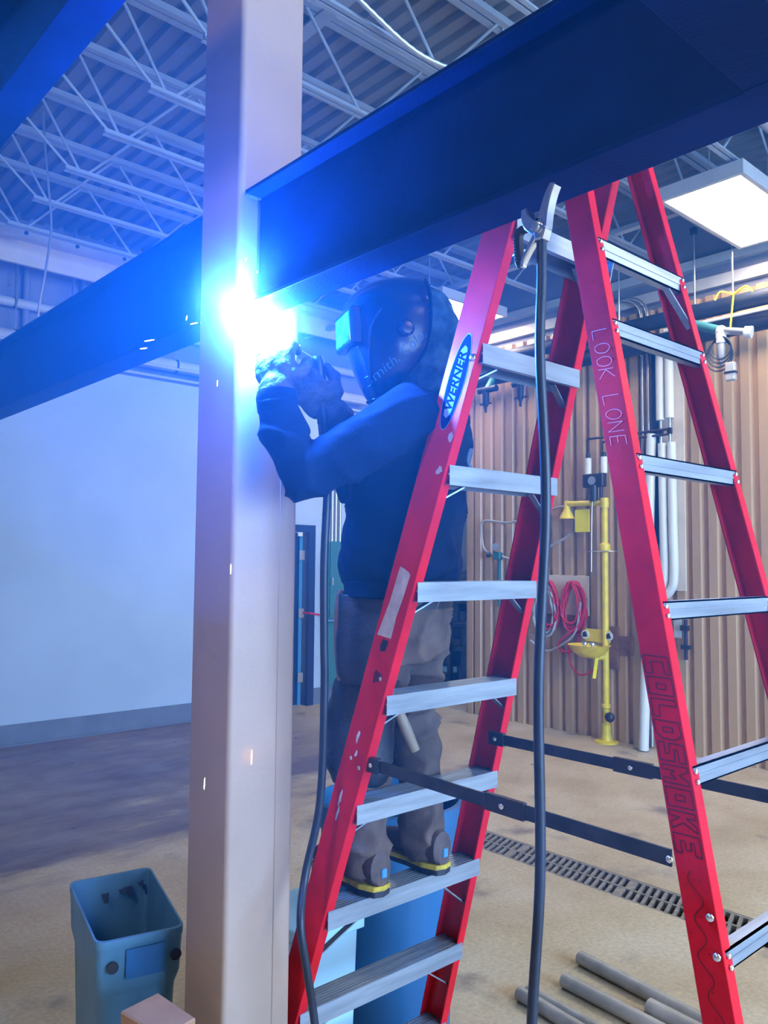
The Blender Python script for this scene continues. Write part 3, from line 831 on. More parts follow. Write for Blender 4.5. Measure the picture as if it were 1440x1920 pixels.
MB().bar((7.06, 4.66, 0.86), (7.04, 4.68, 0.66), 0.055, 0.006, (0,1,0)).build('push_flag', 'yellow_sign', ew)
MB().sphere((7.19, 4.60, 0.27), (0.045, 0.05, 0.05), 12, 8).build('drain_cap', 'bracket', ew, True)
o = MB().box((7.25, 4.865, 2.135), (7.262, 5.045, 2.375)).build('warning_tag', 'yellow_sign', None, bevel=0.003); tag(o, 'blank bright yellow tag hanging under the shower arm', 'sign')
o = MB().box((7.345, 4.60, 0.73), (7.385, 4.70, 1.16)).build('wood_block', 'board', None, bevel=0.003); tag(o, 'upright wooden block behind the eyewash pipe', 'wood block')
o = MB().box((7.345, 4.44, 0.88), (7.385, 4.597, 1.07)).build('wood_block', 'board', None, bevel=0.003); tag(o, 'flat wooden block right of the eyewash pipe', 'wood block')
# outlet box lower right
t = thing('outlet_box', (7.36, 3.92, 1.08), 'small grey outlet box with fittings on the ribbed wall', 'outlet')
MB().box((7.33, 3.90, 1.10), (7.385, 3.98, 1.29)).build('body', 'grey_box', t, bevel=0.004)
MB().tube([(7.34, 3.86, 0.90), (7.34, 3.86, 1.28)], 0.02, 8).build('nipple', 'copper', t, True)
MB().cbox((7.32, 3.86, 1.20), (0.05, 0.07, 0.05)).build('coupler', 'bracket', t)
MB().cbox((7.32, 3.85, 1.02), (0.04, 0.09, 0.04)).build('coupler', 'bracket', t)

# hose board and hoses
o = MB().box((7.36, 4.955, 1.25), (7.384, 5.70, 1.675)).build('hose_board', 'cream', None, bevel=0.003); tag(o, 'pale board behind the coiled hoses', 'board')
def coil(cy, cz, ry, rz, turns, m, lab, r=0.012, sd=1):
    rnd = random.Random(sd)
    t = thing('coiled_hose', (7.30, cy, cz-rz), lab, 'hose', 'coiled hoses on the board')
    for k in range(turns):
        a = ry*rnd.uniform(.72, 1.05); b = rz*rnd.uniform(.82, 1.05); oy = cy+rnd.uniform(-.03, .03); oz = cz + rz - b
        pts = [(7.30 + rnd.uniform(-.012, .012) - 0.03*math.sin(k), oy + a*math.sin(q)*(0.75+0.25*math.cos(q+PI)) , oz + b*math.cos(q)) for q in [2*PI*j/28 for j in range(29)]]
        MB().tube(pts, r, 7, False).build('loop', m, t, True)
    return t
c1 = coil(5.11, 1.345, 0.17, 0.265, 7, 'hose_red', 'red air hose coil hanging right of the other coils, beside the yellow pipe', sd=3)
MB().tube(spline([(7.28, 5.05, 1.58), (7.27, 4.96, 1.52), (7.27, 4.94, 1.35), (7.27, 5.02, 1.15), (7.27, 5.2, 1.02), (7.27, 5.28, 0.92), (7.27, 5.18, 0.86), (7.27, 5.05, 0.92), (7.26, 5.0, 1.05)], 6), 0.012, 7, False).build('tail', 'hose_red', c1, True)
MB().tube(spline([(7.27, 5.16, 1.0), (7.27, 5.12, 0.75), (7.27, 5.0, 0.64), (7.27, 4.85, 0.70)], 6), 0.010, 7, False).build('tail', 'hose_red', c1, True)
c2 = coil(5.43, 1.36, 0.18, 0.25, 5, 'hose_red', 'red air hose coil on the left of the board', sd=5)
c3 = coil(5.47, 1.30, 0.22, 0.29, 4, 'hose_grey', 'grey air hose coil hung with the left red coil', sd=9)
MB().tube(spline([(7.27, 5.0, 1.35), (7.27, 5.05, 1.10), (7.27, 5.2, 0.95), (7.27, 5.45, 0.85), (7.27, 5.65, 0.95)], 6), 0.012, 7, False).build('tail', 'hose_grey', c3, True)
MB().tube([(7.27, 5.0, 1.33), (7.27, 4.99, 1.40)], 0.016, 8).build('coupler', 'galv', c3, True)
# air regulator and its hose
t = thing('air_regulator', (7.34, 6.17, 1.6), 'small air regulator with gauge on the ribbed wall', 'regulator')
MB().tube([(7.36, 6.17, 1.30), (7.36, 6.17, 1.86)], 0.018, 10).build('pipe', 'green_box', t, True)
MB().box((7.30, 6.12, 1.84), (7.37, 6.22, 1.93)).build('body', 'green_box', t, bevel=0.01)
MB().lathe((7.30, 6.17, 1.99), [(0.042, 0), (0.042, 0.014), (0, 0.016)], 16, (-1,0,0)).build('gauge', 'galv', t, True)
MB().lathe((7.31, 6.26, 1.90), [(0.03, 0), (0.03, 0.05), (0, 0.05)], 12, (-0.5,0.8,0)).build('knob', 'bracket', t, True)
o = MB().tube(spline([(7.32, 6.22, 1.90), (7.32, 6.36, 1.96), (7.33, 6.42, 2.15), (7.33, 6.38, 2.30), (7.33, 6.0, 2.27), (7.33, 5.6, 2.34), (7.33, 5.25, 2.42), (7.33, 5.12, 2.30), (7.33, 5.16, 2.12), (7.33, 5.4, 2.0), (7.33, 5.75, 1.82), (7.33, 6.1, 1.88)], 8), 0.013, 8, False).build('air_hose', 'hose_grey', None, True)
tag(o, 'pale hose looping from the air regulator across the ribbed wall', 'hose')

# hanging drop fitting with coiled cord, upper right
t = thing('drop_fitting', (6.9, 3.15, 3.6), 'white elbow drop fitting tied with yellow cord under the black pipes', 'fitting')
MB().tube([(6.95, 3.60, 4.02), (6.9, 3.28, 3.87)], 0.04, 12).build('branch_pipe', 'green_box', t, True)
MB().tube([(6.9, 3.24, 3.86), (6.9, 3.02, 3.80)], 0.032, 12).build('arm', 'galv', t, True)
MB().sphere((6.9, 3.26, 3.86), 0.05, 14, 9).build('elbow', 'white_paint', t, True)
MB().tube([(6.9, 3.26, 3.86), (6.9, 3.26, 3.75)], 0.045, 12).build('elbow_leg', 'white_paint', t, True)
MB().lathe((6.9, 3.26, 3.55), [(0.014, 0), (0.018, 0.05), (0.035, 0.07), (0.038, 0.20), (0, 0.20)], 12).build('nozzle', 'grey_box', t, True)
MB().lathe((6.9, 3.02, 3.80), [(0.05, -0.03), (0.055, 0.03), (0, 0.035)], 14, (0.2,-1,-0.2)).build('end_cap', 'white_paint', t, True)
for k, (dy, dz) in enumerate(((0.06, 0.10), (-0.08, 0.08))):
    MB().tube(spline([(7.02, 3.20, 4.20), (6.98, 3.20+dy*1.6, 4.22+dz*0.2), (6.97, 3.20+dy*2.4, 4.17)], 6), 0.008, 6).build('tie_cord', 'yellow_sign', t, True)
MB().tube([(7.03, 3.20, 4.22), (6.90, 3.18, 3.84)], 0.008, 6).build('tie_cord', 'yellow_sign', t, True)
t = thing('power_cord', (6.88, 3.25, 3.4), 'black cord coil with grey plug hanging from the drop fitting', 'cord')
for k in range(4):
    rr = 0.10 + 0.012*k
    MB().tube([(6.87+0.01*k, 3.25 + rr*0.9*math.sin(q) + 0.01*k, 3.70 - 0.02*k + rr*math.cos(q)) for q in [2*PI*j/20 for j in range(21)]], 0.006, 6, False).build('loop', 'rubber', t, True)
MB().tube([(6.88, 3.15, 3.66), (6.88, 3.17, 3.58)], 0.007, 6).build('lead', 'rubber', t, True)
MB().cbox((6.88, 3.17, 3.48), (0.05, 0.085, 0.16)).build('plug_body', 'grey_box', t, bevel=0.008)
MB().cbox((6.88, 3.17, 3.47), (0.055, 0.095, 0.02)).build('strap', 'bracket', t)

# drop nozzles seen behind the ladder, left
for yy, lab in ((6.05, 'dark drop nozzle left, under the black pipes by the ladder'), (5.55, 'dark drop nozzle right, under the black pipes by the ladder')):
    t = thing('drop_nozzle', (7.0, yy, 3.5), lab, 'nozzle')
    MB().tube([(7.17, yy+0.05, 3.95), (7.0, yy, 3.78)], 0.04, 10).build('branch', 'green_box', t, True)
    MB().tube([(7.0, yy+0.12, 3.78), (7.0, yy-0.14, 3.78)], 0.038, 12).build('cross_arm', 'black_pipe', t, True)
    MB().lathe((7.0, yy+0.02, 3.52), [(0.012, 0), (0.016, 0.06), (0.036, 0.09), (0.04, 0.26), (0, 0.26)], 12).build('nozzle', 'black_pipe', t, True)
    MB().cbox((7.0, yy+0.02, 3.62), (0.03, 0.16, 0.02)).build('handle', 'copper', t)

# alcove clutter beyond the end of the ribbed wall
t = thing('storage_rack', (8.7, 8.0, 0), 'dark storage rack in the alcove behind the legs', 'rack')
for xx in (8.2, 9.3):
    for yy in (7.75, 8.2): MB().box((xx-0.03, yy-0.03, 0), (xx+0.03, yy+0.03, 2.0)).build('post', 'bracket', t)
for zz in (0.25, 0.62, 0.95, 1.3, 1.65): MB().box((8.17, 7.72, zz), (9.33, 8.23, zz+0.03)).build('shelf', 'spread', t)
rnd = random.Random(4)
for zz in (0.281, 0.651, 0.981, 1.331):
    xx = 8.26
    while xx < 9.15:
        w = rnd.uniform(.10, .20); h = rnd.uniform(.05, .26)
        o = MB().box((xx, 7.79, zz), (xx+w, 8.1, zz+h)).build('shop_box', rnd.choice(['dark_stuff', 'green_box', 'spread', 'pale_plastic', 'dark_stuff']), None, bevel=0.004)
        tag(o, 'dim box among the clutter on the storage rack', 'box', 'clutter on the storage rack')
        xx += w + 0.02
o = MB().lathe((8.95, 7.5, 0), [(0.12, 0), (0.14, 0.02), (0.15, 0.42), (0.14, 0.44), (0.13, 0.42), (0.12, 0.05), (0, 0.05)], 18).build('paper_drum', 'cardboard', None, True); tag(o, 'brown fibre drum on the floor of the alcove', 'drum')
o = MB().loft([[(8.35+a, 7.4+b, 0) for a, b in ((-.2,-.2),(.2,-.2),(.2,.2),(-.2,.2))], [(8.3+a, 7.4+b, 1.0) for a, b in ((-.08,-.1),(.08,-.1),(.08,.1),(-.08,.1))]]).build('draped_cover', 'dark_stuff', None, bevel=0.02); tag(o, 'dark covered stand in the alcove between the legs', 'cover')

# ------------------------------------------------------------------ floor: drain, loose pipes, containers
pit = MB(); pit.box((DX0, DY0, -0.15), (DX1, DY1, -0.13)); struct(pit.build('drain_channel', 'pit'), 'dark trench under the grating')
gr = thing('drain_grate', ((DX0+DX1)/2, 2.3, -0.03), 'cast iron trench drain grating across the floor', 'grate')
for xx0, xx1 in ((DX0, DX0+0.022), (DX1-0.022, DX1), ((DX0+DX1)/2-0.008, (DX0+DX1)/2+0.008)):
    MB().box((xx0, DY0, -0.03), (xx1, DY1, -0.002)).build('frame_bar', 'iron', gr)
proto = None
yy = DY0
kk = 0
while yy < DY1 - 0.02:
    wd = 0.05 if kk % 16 == 0 else 0.018
    for xa, xb in ((DX0+0.022, (DX0+DX1)/2-0.008), ((DX0+DX1)/2+0.008, DX1-0.022)):
        MB().add([(xa, yy, -0.003), (xb, yy+0.035, -0.003), (xb, yy+0.035+wd, -0.003), (xa, yy+wd, -0.003), (xa, yy, -0.03), (xb, yy+0.035, -0.03), (xb, yy+0.035+wd, -0.03), (xa, yy+wd, -0.03)],
                 [(0,1,2,3),(7,6,5,4),(0,4,5,1),(1,5,6,2),(2,6,7,3),(3,7,4,0)]).build('slat', 'iron', gr)
    yy += 0.046 if wd < 0.03 else 0.078
    kk += 1
for (x0, y0, x1, y1, r, lab) in ((3.19, 2.205, 3.00, 0.6, 0.030, 'grey steel pipe on the floor, farthest of the loose pipes'), (2.97, 2.135, 2.86, 0.6, 0.030, 'grey steel pipe on the floor, second from the drain'),
                               (2.80, 2.195, 2.70, 0.7, 0.022, 'thin grey steel pipe on the floor behind the hanging cable'), (2.745, 2.195, 2.58, 0.7, 0.028, 'grey steel pipe on the floor, nearest of the loose pipes'), (3.04, 1.775, 2.93, 0.55, 0.036, 'short thick grey pipe end on the floor by the ladder rail')):
    d = Vector((x1-x0, y1-y0, 0)).normalized()
    mb = MB(); n = 18; z = r
    ax = d
    ro = [(r*0.8, 0.0), (r, 0.0), (r, (Vector((x1-x0, y1-y0, 0))).length), (r*0.8, (Vector((x1-x0, y1-y0, 0))).length), (r*0.8, 0.0)]
    mb.lathe((x0, y0, z), ro, n, d)
    o = mb.build('loose_pipe', 'pipe_steel', None, True); tag(o, lab, 'pipe', 'loose pipes on the floor')

# blue round drum behind the ladder
t = thing('open_drum', (2.16, 2.36, 0), 'large round blue plastic drum behind the ladder steps', 'drum')
cxd, cyd = 2.185, 2.385
MB().lathe((cxd, cyd, 0), [(0.225, 0), (0.235, 0.02), (0.262, 0.60), (0.268, 0.80), (0.285, 0.80), (0.292, 0.84), (0.285, 0.885), (0.270, 0.89), (0.262, 0.86), (0.255, 0.60), (0.228, 0.03), (0, 0.03)], 40).build('body', 'drum_blue', t, True)
for a in (0.6, 0.6+PI):
    MB().tube(spline([(cxd+0.27*math.cos(a-.2), cyd+0.27*math.sin(a-.2), 0.78), (cxd+0.33*math.cos(a), cyd+0.33*math.sin(a), 0.74), (cxd+0.27*math.cos(a+.2), cyd+0.27*math.sin(a+.2), 0.78)], 6), 0.014, 8).build('handle', 'drum_blue', t, True)
# pale blue crate peeking out behind the left rail
t = thing('plastic_crate', (1.74, 2.33, 0), 'pale blue plastic crate half hidden behind the left ladder rail', 'crate')
MB().loft([[(x_, y_, z_) for x_, y_ in ((1.63-k, 2.18-k), (1.83+k, 2.18-k), (1.83+k, 2.46+k), (1.63-k, 2.46+k))] for k, z_ in ((0, 0), (0.012, 0.56), (0.03, 0.56), (0.03, 0.60), (0.02, 0.60))], True).build('body', 'pale_plastic', t, bevel=0.004)
MB().bar((1.845, 2.30, 0.05), (1.855, 2.30, 0.55), 0.01, 0.02).build('rib', 'pale_plastic', t)

# slim rectangular bin at lower left
bt = thing('slim_bin', (1.11, 2.4, 0), 'slim blue-grey rectangular waste bin, open and empty', 'bin')
cA = [Vector((0.935, 2.187, 0)), Vector((1.170, 2.132, 0)), Vector((1.300, 2.618, 0)), Vector((1.040, 2.660, 0))]
cc = sum(cA, Vector())/4
def ringb(s, z, r=0.03):
    pts = [cc + (p-cc)*s for p in cA]; out = []
    for i in range(4):
        p = pts[i]; a = (pts[i-1]-p).normalized(); b = (pts[(i+1) % 4]-p).normalized()
        for k in range(5):
            q = k/4; out.append(p + a*r*(1-q)**2 + b*r*q**2 + Vector((0, 0, z)))
    return out
MB().loft([ringb(0.72, 0.0), ringb(0.80, 0.3), ringb(0.88, 0.60), ringb(0.90, 0.61), ringb(0.955, 0.64), ringb(0.985, 0.74), ringb(1.0, 0.745), ringb(1.0, 0.765), ringb(0.955, 0.765), ringb(0.93, 0.70), ringb(0.86, 0.58), ringb(0.70, 0.03)]).build('body', 'bin_blue', bt, True)
fA, fB = cc + (cA[0]-cc)*0.985, cc + (cA[1]-cc)*0.985
fdir = (fB-fA).normalized(); fnor = Vector((fdir.y, -fdir.x, 0)).normalized()
fw = (fB-fA).length
def fp(u, z, off=0.0): return fA + fdir*(u*fw) + fnor*off + Vector((0, 0, z))
h1 = MB(); h1.add([fp(.33, .655, .004), fp(.77, .655, .004), fp(.77, .735, .007), fp(.33, .735, .007)], [(0,1,2,3)]); h1.build('hand_grip_recess', 'drum_blue', bt)
for u in (.18, .90):
    MB().lathe(fp(u, 0.695, 0.004), [(0.016, 0), (0.016, 0.004), (0, 0.004)], 18, fnor).build('grip_hole', 'grime', bt, True)
h2 = MB(); h2.add([fp(.38, .535, -.004), fp(.60, .535, -.004), fp(.60, .560, .002), fp(.38, .560, .002)], [(0,1,2,3)]); bo = h2.build('badge', 'logo_red', bt)
text_mb('Rubbermaid', 0.0115, fp(.49, .549, .003), fdir, Vector((0,0,1)) - fnor*0.25, 0.0, shear=0.2).build('badge_lettering', 'badge_text', bo)
rnd = random.Random(11)
for k in range(9):
    e0 = cc + (cA[2]-cc)*0.942; e1 = cc + (cA[3]-cc)*0.942
    p = e0.lerp(e1, rnd.uniform(.02, .6)); inn = Vector((0, -1, 0)); zz = 0.735 - rnd.random()*0.02; hh = rnd.uniform(.01, .035); w = rnd.uniform(.004, .018)
    q = (e1-e0).normalized()
    MB().add([p - q*w + inn*0.012 + Vector((0,0,zz)), p + q*w + inn*0.012 + Vector((0,0,zz)), p + q*w*.6 + inn*(0.016+hh*.35) + Vector((0,0,zz-hh)), p - q*w*.5 + inn*(0.016+hh*.35) + Vector((0,0,zz-hh))], [(0,1,2,3)]).build('grime_streak', 'grime', bt)
o = MB().loft([[(0.908, 1.97, z_), (0.938, 1.80, z_), (1.035, 1.82, z_), (1.02, 1.99, z_)] for z_ in (0, 0.69)]).build('cardboard_box', 'cardboard', None, bevel=0.004); tag(o, 'brown cardboard box in front of the slim bin', 'box')

# ------------------------------------------------------------------ ground clamp and cables
gc = thing('ground_clamp', (1.10, 0.85, 2.42), 'metal ground clamp biting the beam flange beside the ladder', 'clamp')
def cp(a, z, x=1.105): return Vector((x, 0.838 - a*0.72, 2.390 + z*0.72))   # a: along -Y (right in view)
def flat(pts, w, th, m, name, par):
    mb = MB(); P2 = spline(pts, 6)
    for a, b in zip(P2[:-1], P2[1:]):
        mb.bar(a, b, th, w, (1,0,0))
    return mb
def strip(pts, ws, th):
    """flat curved plate in the YZ plane with width ws and thickness th along x"""
    P2 = spline(pts, 6); n = len(P2); rings = []
    for i, p in enumerate(P2):
        tdir = (P2[min(i+1, n-1)] - P2[max(i-1, 0)]).normalized(); nn = Vector((0, -tdir.z, tdir.y))
        k = i/(n-1)*(len(ws)-1); j = min(int(k), len(ws)-2); w = lerp(ws[j], ws[j+1], k-j)/2
        rings.append([p + nn*w + Vector((th/2,0,0)), p - nn*w + Vector((th/2,0,0)), p - nn*w - Vector((th/2,0,0)), p + nn*w - Vector((th/2,0,0))])
    return MB().loft(rings)
strip([cp(-.036, .035), cp(-.026, -.002), cp(.002, -.022), cp(.020, -.010)], (.011, .020, .026, .022), .022).build('lower_jaw', 'chrome', gc, True, 0.002)
strip([cp(.014, -.028), cp(.022, .010), cp(.034, .045), cp(.050, .072)], (.022, .018, .015, .010), .022).build('upper_jaw', 'chrome', gc, True, 0.002)
strip([cp(-.004, -.014), cp(-.050, -.010), cp(-.062, -.030), cp(-.058, -.085), cp(-.052, -.100)], (.013, .011, .012, .013, .009), .016).build('handle', 'rubber', gc, True, 0.002)
strip([cp(.000, -.030), cp(-.020, -.055), cp(-.044, -.088), cp(-.050, -.104)], (.013, .011, .009, .008), .014).build('handle', 'chrome', gc, True, 0.002)
strip([cp(.008, -.055), cp(.010, -.03), cp(.006, -.005)], (.014, .026, .022), .024).build('pivot_block', 'chrome', gc, True, 0.003)
MB().lathe(cp(.006, -.024, 1.092), [(0.009, 0), (0.009, 0.006), (0, 0.008)], 12, (-1,0,0)).build('pivot_bolt', 'chrome', gc, True)
MB().tube([cp(.006, -.02), cp(.006, -.02, 1.122)], 0.011, 10).build('spring', 'chrome', gc, True)
for k in range(8):
    MB().cbox(cp(-.0665+.0008*k, -.030-.008*k, 1.105), (0.017, 0.004, 0.0025)).build('grip_rib', 'chrome', gc)
cb = [(1.105, 0.833, 2.360), (1.105, 0.833, 2.28), (1.100, 0.833, 2.15), (1.108, 0.828, 1.9), (1.10, 0.838, 1.6), (1.10, 0.836, 1.3), (1.092, 0.848, 1.05), (1.09, 0.852, 0.8), (1.085, 0.855, 0.5), (1.10, 0.83, 0.15), (1.13, 0.78, 0.014), (1.30, 0.5, 0.012), (1.6, 0.1, 0.012)]
o = MB().tube(spline(cb, 8), 0.0088, 12).build('ground_cable', 'cable', None, True); tag(o, 'black ground cable hanging straight down from the clamp', 'cable')

# ------------------------------------------------------------------ the welder
def seg(mb, pts, rads, n=16):
    """tapered limb with round ends through pts"""
    P2 = [Vector(p) for p in pts]
    d0 = (P2[0]-P2[1]).normalized(); d1 = (P2[-1]-P2[-2]).normalized()
    mb.tube([P2[0] + d0*rads[0]*0.7] + P2 + [P2[-1] + d1*rads[-1]*0.7], [rads[0]*0.6] + list(rads) + [rads[-1]*0.6], n)
    return mb
def esec(c, ax, ay, a, b, n=24, p=2.3):
    out = []
    for k in range(n):
        t_ = 2*PI*k/n; ct, st = math.cos(t_), math.sin(t_)
        out.append(Vector(c) + ax*a*math.copysign(abs(ct)**(2/p), ct) + ay*b*math.copysign(abs(st)**(2/p), st))
    return out
def remesh(mb, name, m, parent, vox, smooth=4, folds=None):
    me = bpy.data.meshes.new(name)
    me.from_pydata([tuple(p) for p in mb.v], [], mb.f); me.update()
    bm = bmesh.new(); bm.from_mesh(me); bmesh.ops.recalc_face_normals(bm, faces=bm.faces); bm.to_mesh(me); bm.free()
    tmp = bpy.data.objects.new(name, me); COL.objects.link(tmp)
    md = tmp.modifiers.new('r', 'REMESH'); md.mode = 'VOXEL'; md.voxel_size = vox; md.adaptivity = 0.0
    if smooth:
        sm = tmp.modifiers.new('s', 'SMOOTH'); sm.factor = 0.5; sm.iterations = smooth
    dg = bpy.context.evaluated_depsgraph_get()
    out = bpy.data.meshes.new_from_object(tmp.evaluated_get(dg)); out.name = name
    bpy.data.objects.remove(tmp)
    if folds:
        nor = [v.normal.copy() for v in out.vertices]
        for v, nn in zip(out.vertices, nor):
            v.co = v.co + nn*folds(v.co, nn)
    out.materials.clear(); out.materials.append(M[m])
    out.polygons.foreach_set('use_smooth', [True]*len(out.polygons))
    o = bpy.data.objects.new(name, out); COL.objects.link(o)
    if parent is not None: adopt(o, parent)
    return o

man = thing('person', (1.66, 1.78, 0.874), 'person in navy hoodie and welding helmet standing on the ladder', 'person')
FT = Vector((-0.50, 0.87, 0)).normalized(); LT = Vector((-FT.y, FT.x, 0))     # facing, his left
LS, LE, LW = Vector((1.455, 1.505, 2.19)), Vector((1.168, 1.625, 2.00)), Vector((1.157, 1.70, 2.225))
RS, RE, RW = Vector((1.75, 1.69, 2.19)), Vector((1.53, 1.86, 2.03)), Vector((1.385, 1.752, 2.205))
LH, LK, LA = Vector((1.575, 1.715, 1.66)), Vector((1.565, 1.83, 1.34)), Vector((1.545, 1.795, 0.965))
RH, RK, RA = Vector((1.715, 1.755, 1.66)), Vector((1.775, 1.835, 1.34)), Vector((1.79, 1.795, 0.965))
HC = Vector((1.545, 1.580, 2.425))            # head
FH = Vector((-0.93, 0.36, -0.05)).normalized(); SH = FH.cross(Vector((0,0,1))).normalized(); UH = SH.cross(FH).normalized()   # SH = his right
TOR = [((1.61, 1.72, 1.735), .185, .150), ((1.61, 1.72, 1.79), .212, .172), ((1.60, 1.70, 1.87), .212, .172), ((1.595, 1.675, 1.97), .205, .162), ((1.59, 1.645, 2.08), .208, .152), ((1.595, 1.615, 2.17), .200, .135), ((1.595, 1.60, 2.235), .145, .110), ((1.575, 1.59, 2.30), .085, .085)]

# one continuous figure under the clothes
bd = MB()
bd.loft([esec(c, LT, FT, a*0.80, b*0.78) for c, a, b in [((1.63, 1.735, 1.60), .17, .13)] + TOR])
seg(bd, [LS, LE, LW], [.055, .045, .034]); seg(bd, [RS, RE, RW], [.055, .045, .034])
seg(bd, [LH, LK, LA, LA + Vector((0, 0, -.05))], [.075, .055, .042, .04]); seg(bd, [RH, RK, RA, RA + Vector((0, 0, -.05))], [.075, .055, .042, .04])
for a_ in (LA, RA): seg(bd, [a_ + Vector((0, -.03, -.055)), a_ + Vector((-.01, .15, -.06))], [.03, .026])
seg(bd, [LW, LW + Vector((.005, .01, .05))], [.03, .028]); seg(bd, [RW, RW + Vector((-.04, -.01, .03))], [.03, .028])
seg(bd, [(1.575, 1.59, 2.24), HC + Vector((0.01, 0, -.06))], [.058, .055])
bd.sphere(HC + FH*0.02, (0.075, 0.095, 0.12), 20, 14, Matrix((SH, FH, UH)).transposed())
bd.sphere(HC + FH*0.12 - UH*0.01, (0.014, 0.022, 0.026), 10, 8, Matrix((SH, FH, UH)).transposed())
remesh(bd, 'body', 'skin', man, 0.013, 3)

def fold(freq, amp, sx=1.0, sy=1.0, sz=1.0):
    def f(p, nn):
        q = Vector((p.x*freq*sx, p.y*freq*sy, p.z*freq*sz))
        a = noise.noise(q) + 0.5*noise.noise(q*2.1 + Vector((3, 1, 7)))
        return amp*(a - 0.6*abs(noise.noise(q*0.7 + Vector((9, 4, 2)))))
    return f
hd = MB()
hd.loft([esec(c, LT, FT, a, b) for c, a, b in TOR])
seg(hd, [LS + Vector((.05, .04, .0)), LS, LS.lerp(LE, .5) + Vector((0, 0, -.008)), LE, LE.lerp(LW, .5), LW + Vector((0, 0, -.03))], [.085, .092, .082, .068, .066, .056])
seg(hd, [RS + Vector((-.05, -.04, .0)), RS, RS.lerp(RE, .5), RE, RE.lerp(RW, .55), RE.lerp(RW, .72)], [.085, .088, .078, .064, .056, .052])
hd.tube([TOR[0][0], Vector(TOR[0][0]) + Vector((0, 0, .02))], [.05, .05])
def fd(p, nn):
    q = Vector((p.x*6.0, p.y*6.0, p.z*10.5))
    w = Vector((noise.noise(q*0.6), noise.noise(q*0.6 + Vector((5, 5, 5))), noise.noise(q*0.6 + Vector((9, 1, 3)))))*0.8
    rdg = 1.0 - abs(noise.noise(q + w)*2.0)
    return 0.013*rdg*abs(rdg) - 0.006
hoodie = remesh(hd, 'hoodie', 'hoodie', man, 0.010, 5, fd)
rb = MB(); rb.loft([esec((1.61, 1.72, z), LT, FT, a, b, 40) for z, a, b in ((1.700, .176, .141), (1.705, .186, .151), (1.745, .190, .155), (1.750, .180, .145))])
rb.build('waistband', 'hoodie', hoodie, True)
cfm = MB(); cfm.tube([LW + Vector((0, -.004, -.050)), LW + Vector((0, -.002, -.015)), LW + Vector((0, 0, .004))], [.050, .054, .050], 18); cfm.build('cuff', 'hoodie', hoodie, True)
# back print, a curl of pale ink
tr_b = BVHTree.FromObject(hoodie, bpy.context.evaluated_depsgraph_get()) if False else None
bk = -FT
pr = []
for k in range(26):
    a = -0.6 + 4.6*k/25
    pr.append((0.055*math.cos(a)*(1-0.012*k), 0.06*math.sin(a)))
hb = bpy.data.meshes[hoodie.data.name]
bv = BVHTree.FromPolygons([v.co + Vector((0,0,0)) for v in hb.vertices], [tuple(p.vertices) for p in hb.polygons])
mbp = MB()
Pp = []
for (u_, w_) in pr:
    o_ = Vector((1.655, 1.66, 2.06)) + Vector((0.87, 0.5, 0))*u_ + Vector((0, 0, w_)) + bk*0.6
    hit = bv.ray_cast(o_, -bk)
    if hit[0] is not None: Pp.append(hit[0] + bk*0.002)
if len(Pp) > 3:
    mbp.tube(Pp, 0.008, 6); mbp.build('back_print', 'hoodie_print', hoodie, True)

pn = MB()
pn.loft([esec(c, LT, FT, a, b) for c, a, b in (((1.645, 1.745, 1.52), .165, .105), ((1.64, 1.74, 1.60), .175, .128), ((1.62, 1.73, 1.70), .172, .138), ((1.61, 1.72, 1.76), .165, .130))])
seg(pn, [LH + Vector((0, 0, .02)), LH.lerp(LK, .5), LK, LK.lerp(LA, .5), LA + Vector((0, 0, .03)), LA + Vector((0, .004, -.018))], [.098, .092, .078, .074, .072, .066])
seg(pn, [RH + Vector((0, 0, .02)), RH.lerp(RK, .5), RK, RK.lerp(RA, .5), RA + Vector((0, 0, .03)), RA + Vector((0, .004, -.016))], [.098, .092, .076, .072, .070, .064])
def fp_(p, nn):
    q = Vector((p.x*8.0, p.y*8.0, p.z*11.0))
    rdg = 1.0 - abs(noise.noise(q + Vector((2, 7, 1)))*2.0)
    return 0.021*rdg*abs(rdg) - 0.007
pants = remesh(pn, 'pants', 'pants', man, 0.009, 4, fp_)
# boots
for a_, nm in ((LA, 'boot'), (RA, 'boot')):
    bx_, by_ = a_.x, a_.y
    z0 = 0.876
    br = MB()
    def fr(y, w, h, zb=z0 + 0.022):
        return [(bx_ + w*math.cos(2*PI*k/16), by_ + y, zb + h*max(0.0, 0.5 + 0.5*math.sin(2*PI*k/16))) for k in range(16)]
    br.loft([fr(-.082, .022, .07), fr(-.074, .038, .10), fr(-.02, .046, .125), fr(.03, .042, .105), fr(.09, .044, .075), (fr(.15, .045, .062)), fr(.20, .036, .05), fr(.215, .015, .025)])
    boot = br.build('boot', 'boot', man, True)
    def sr(s): return [(bx_ + s*w, by_ + y) for y, w in ((-.090, .0), (-.080, .030), (-.03, .044), (.04, .040), (.12, .049), (.19, .042), (.222, .0))]
    out = sr(1) + sr(-1)[::-1][1:-1]
    so = MB(); so.loft([[(p[0], p[1], z) for p in out] for z in (z0, z0+0.028)]); so.build('sole', 'rubber', boot, bevel=0.003)
    ysd = MB(); ysd.loft([[(bx_ + (p[0]-bx_)*1.05, p[1], z) for p in out] for z in (z0+0.016, z0+0.030)]); ysd.build('welt', 'boot_yellow', boot, bevel=0.002)
    MB().cbox((bx_ + 0.004, by_ - 0.082, z0+0.062), (0.020, 0.010, 0.026)).build('heel_tab', 'door_edge', boot, bevel=0.003)

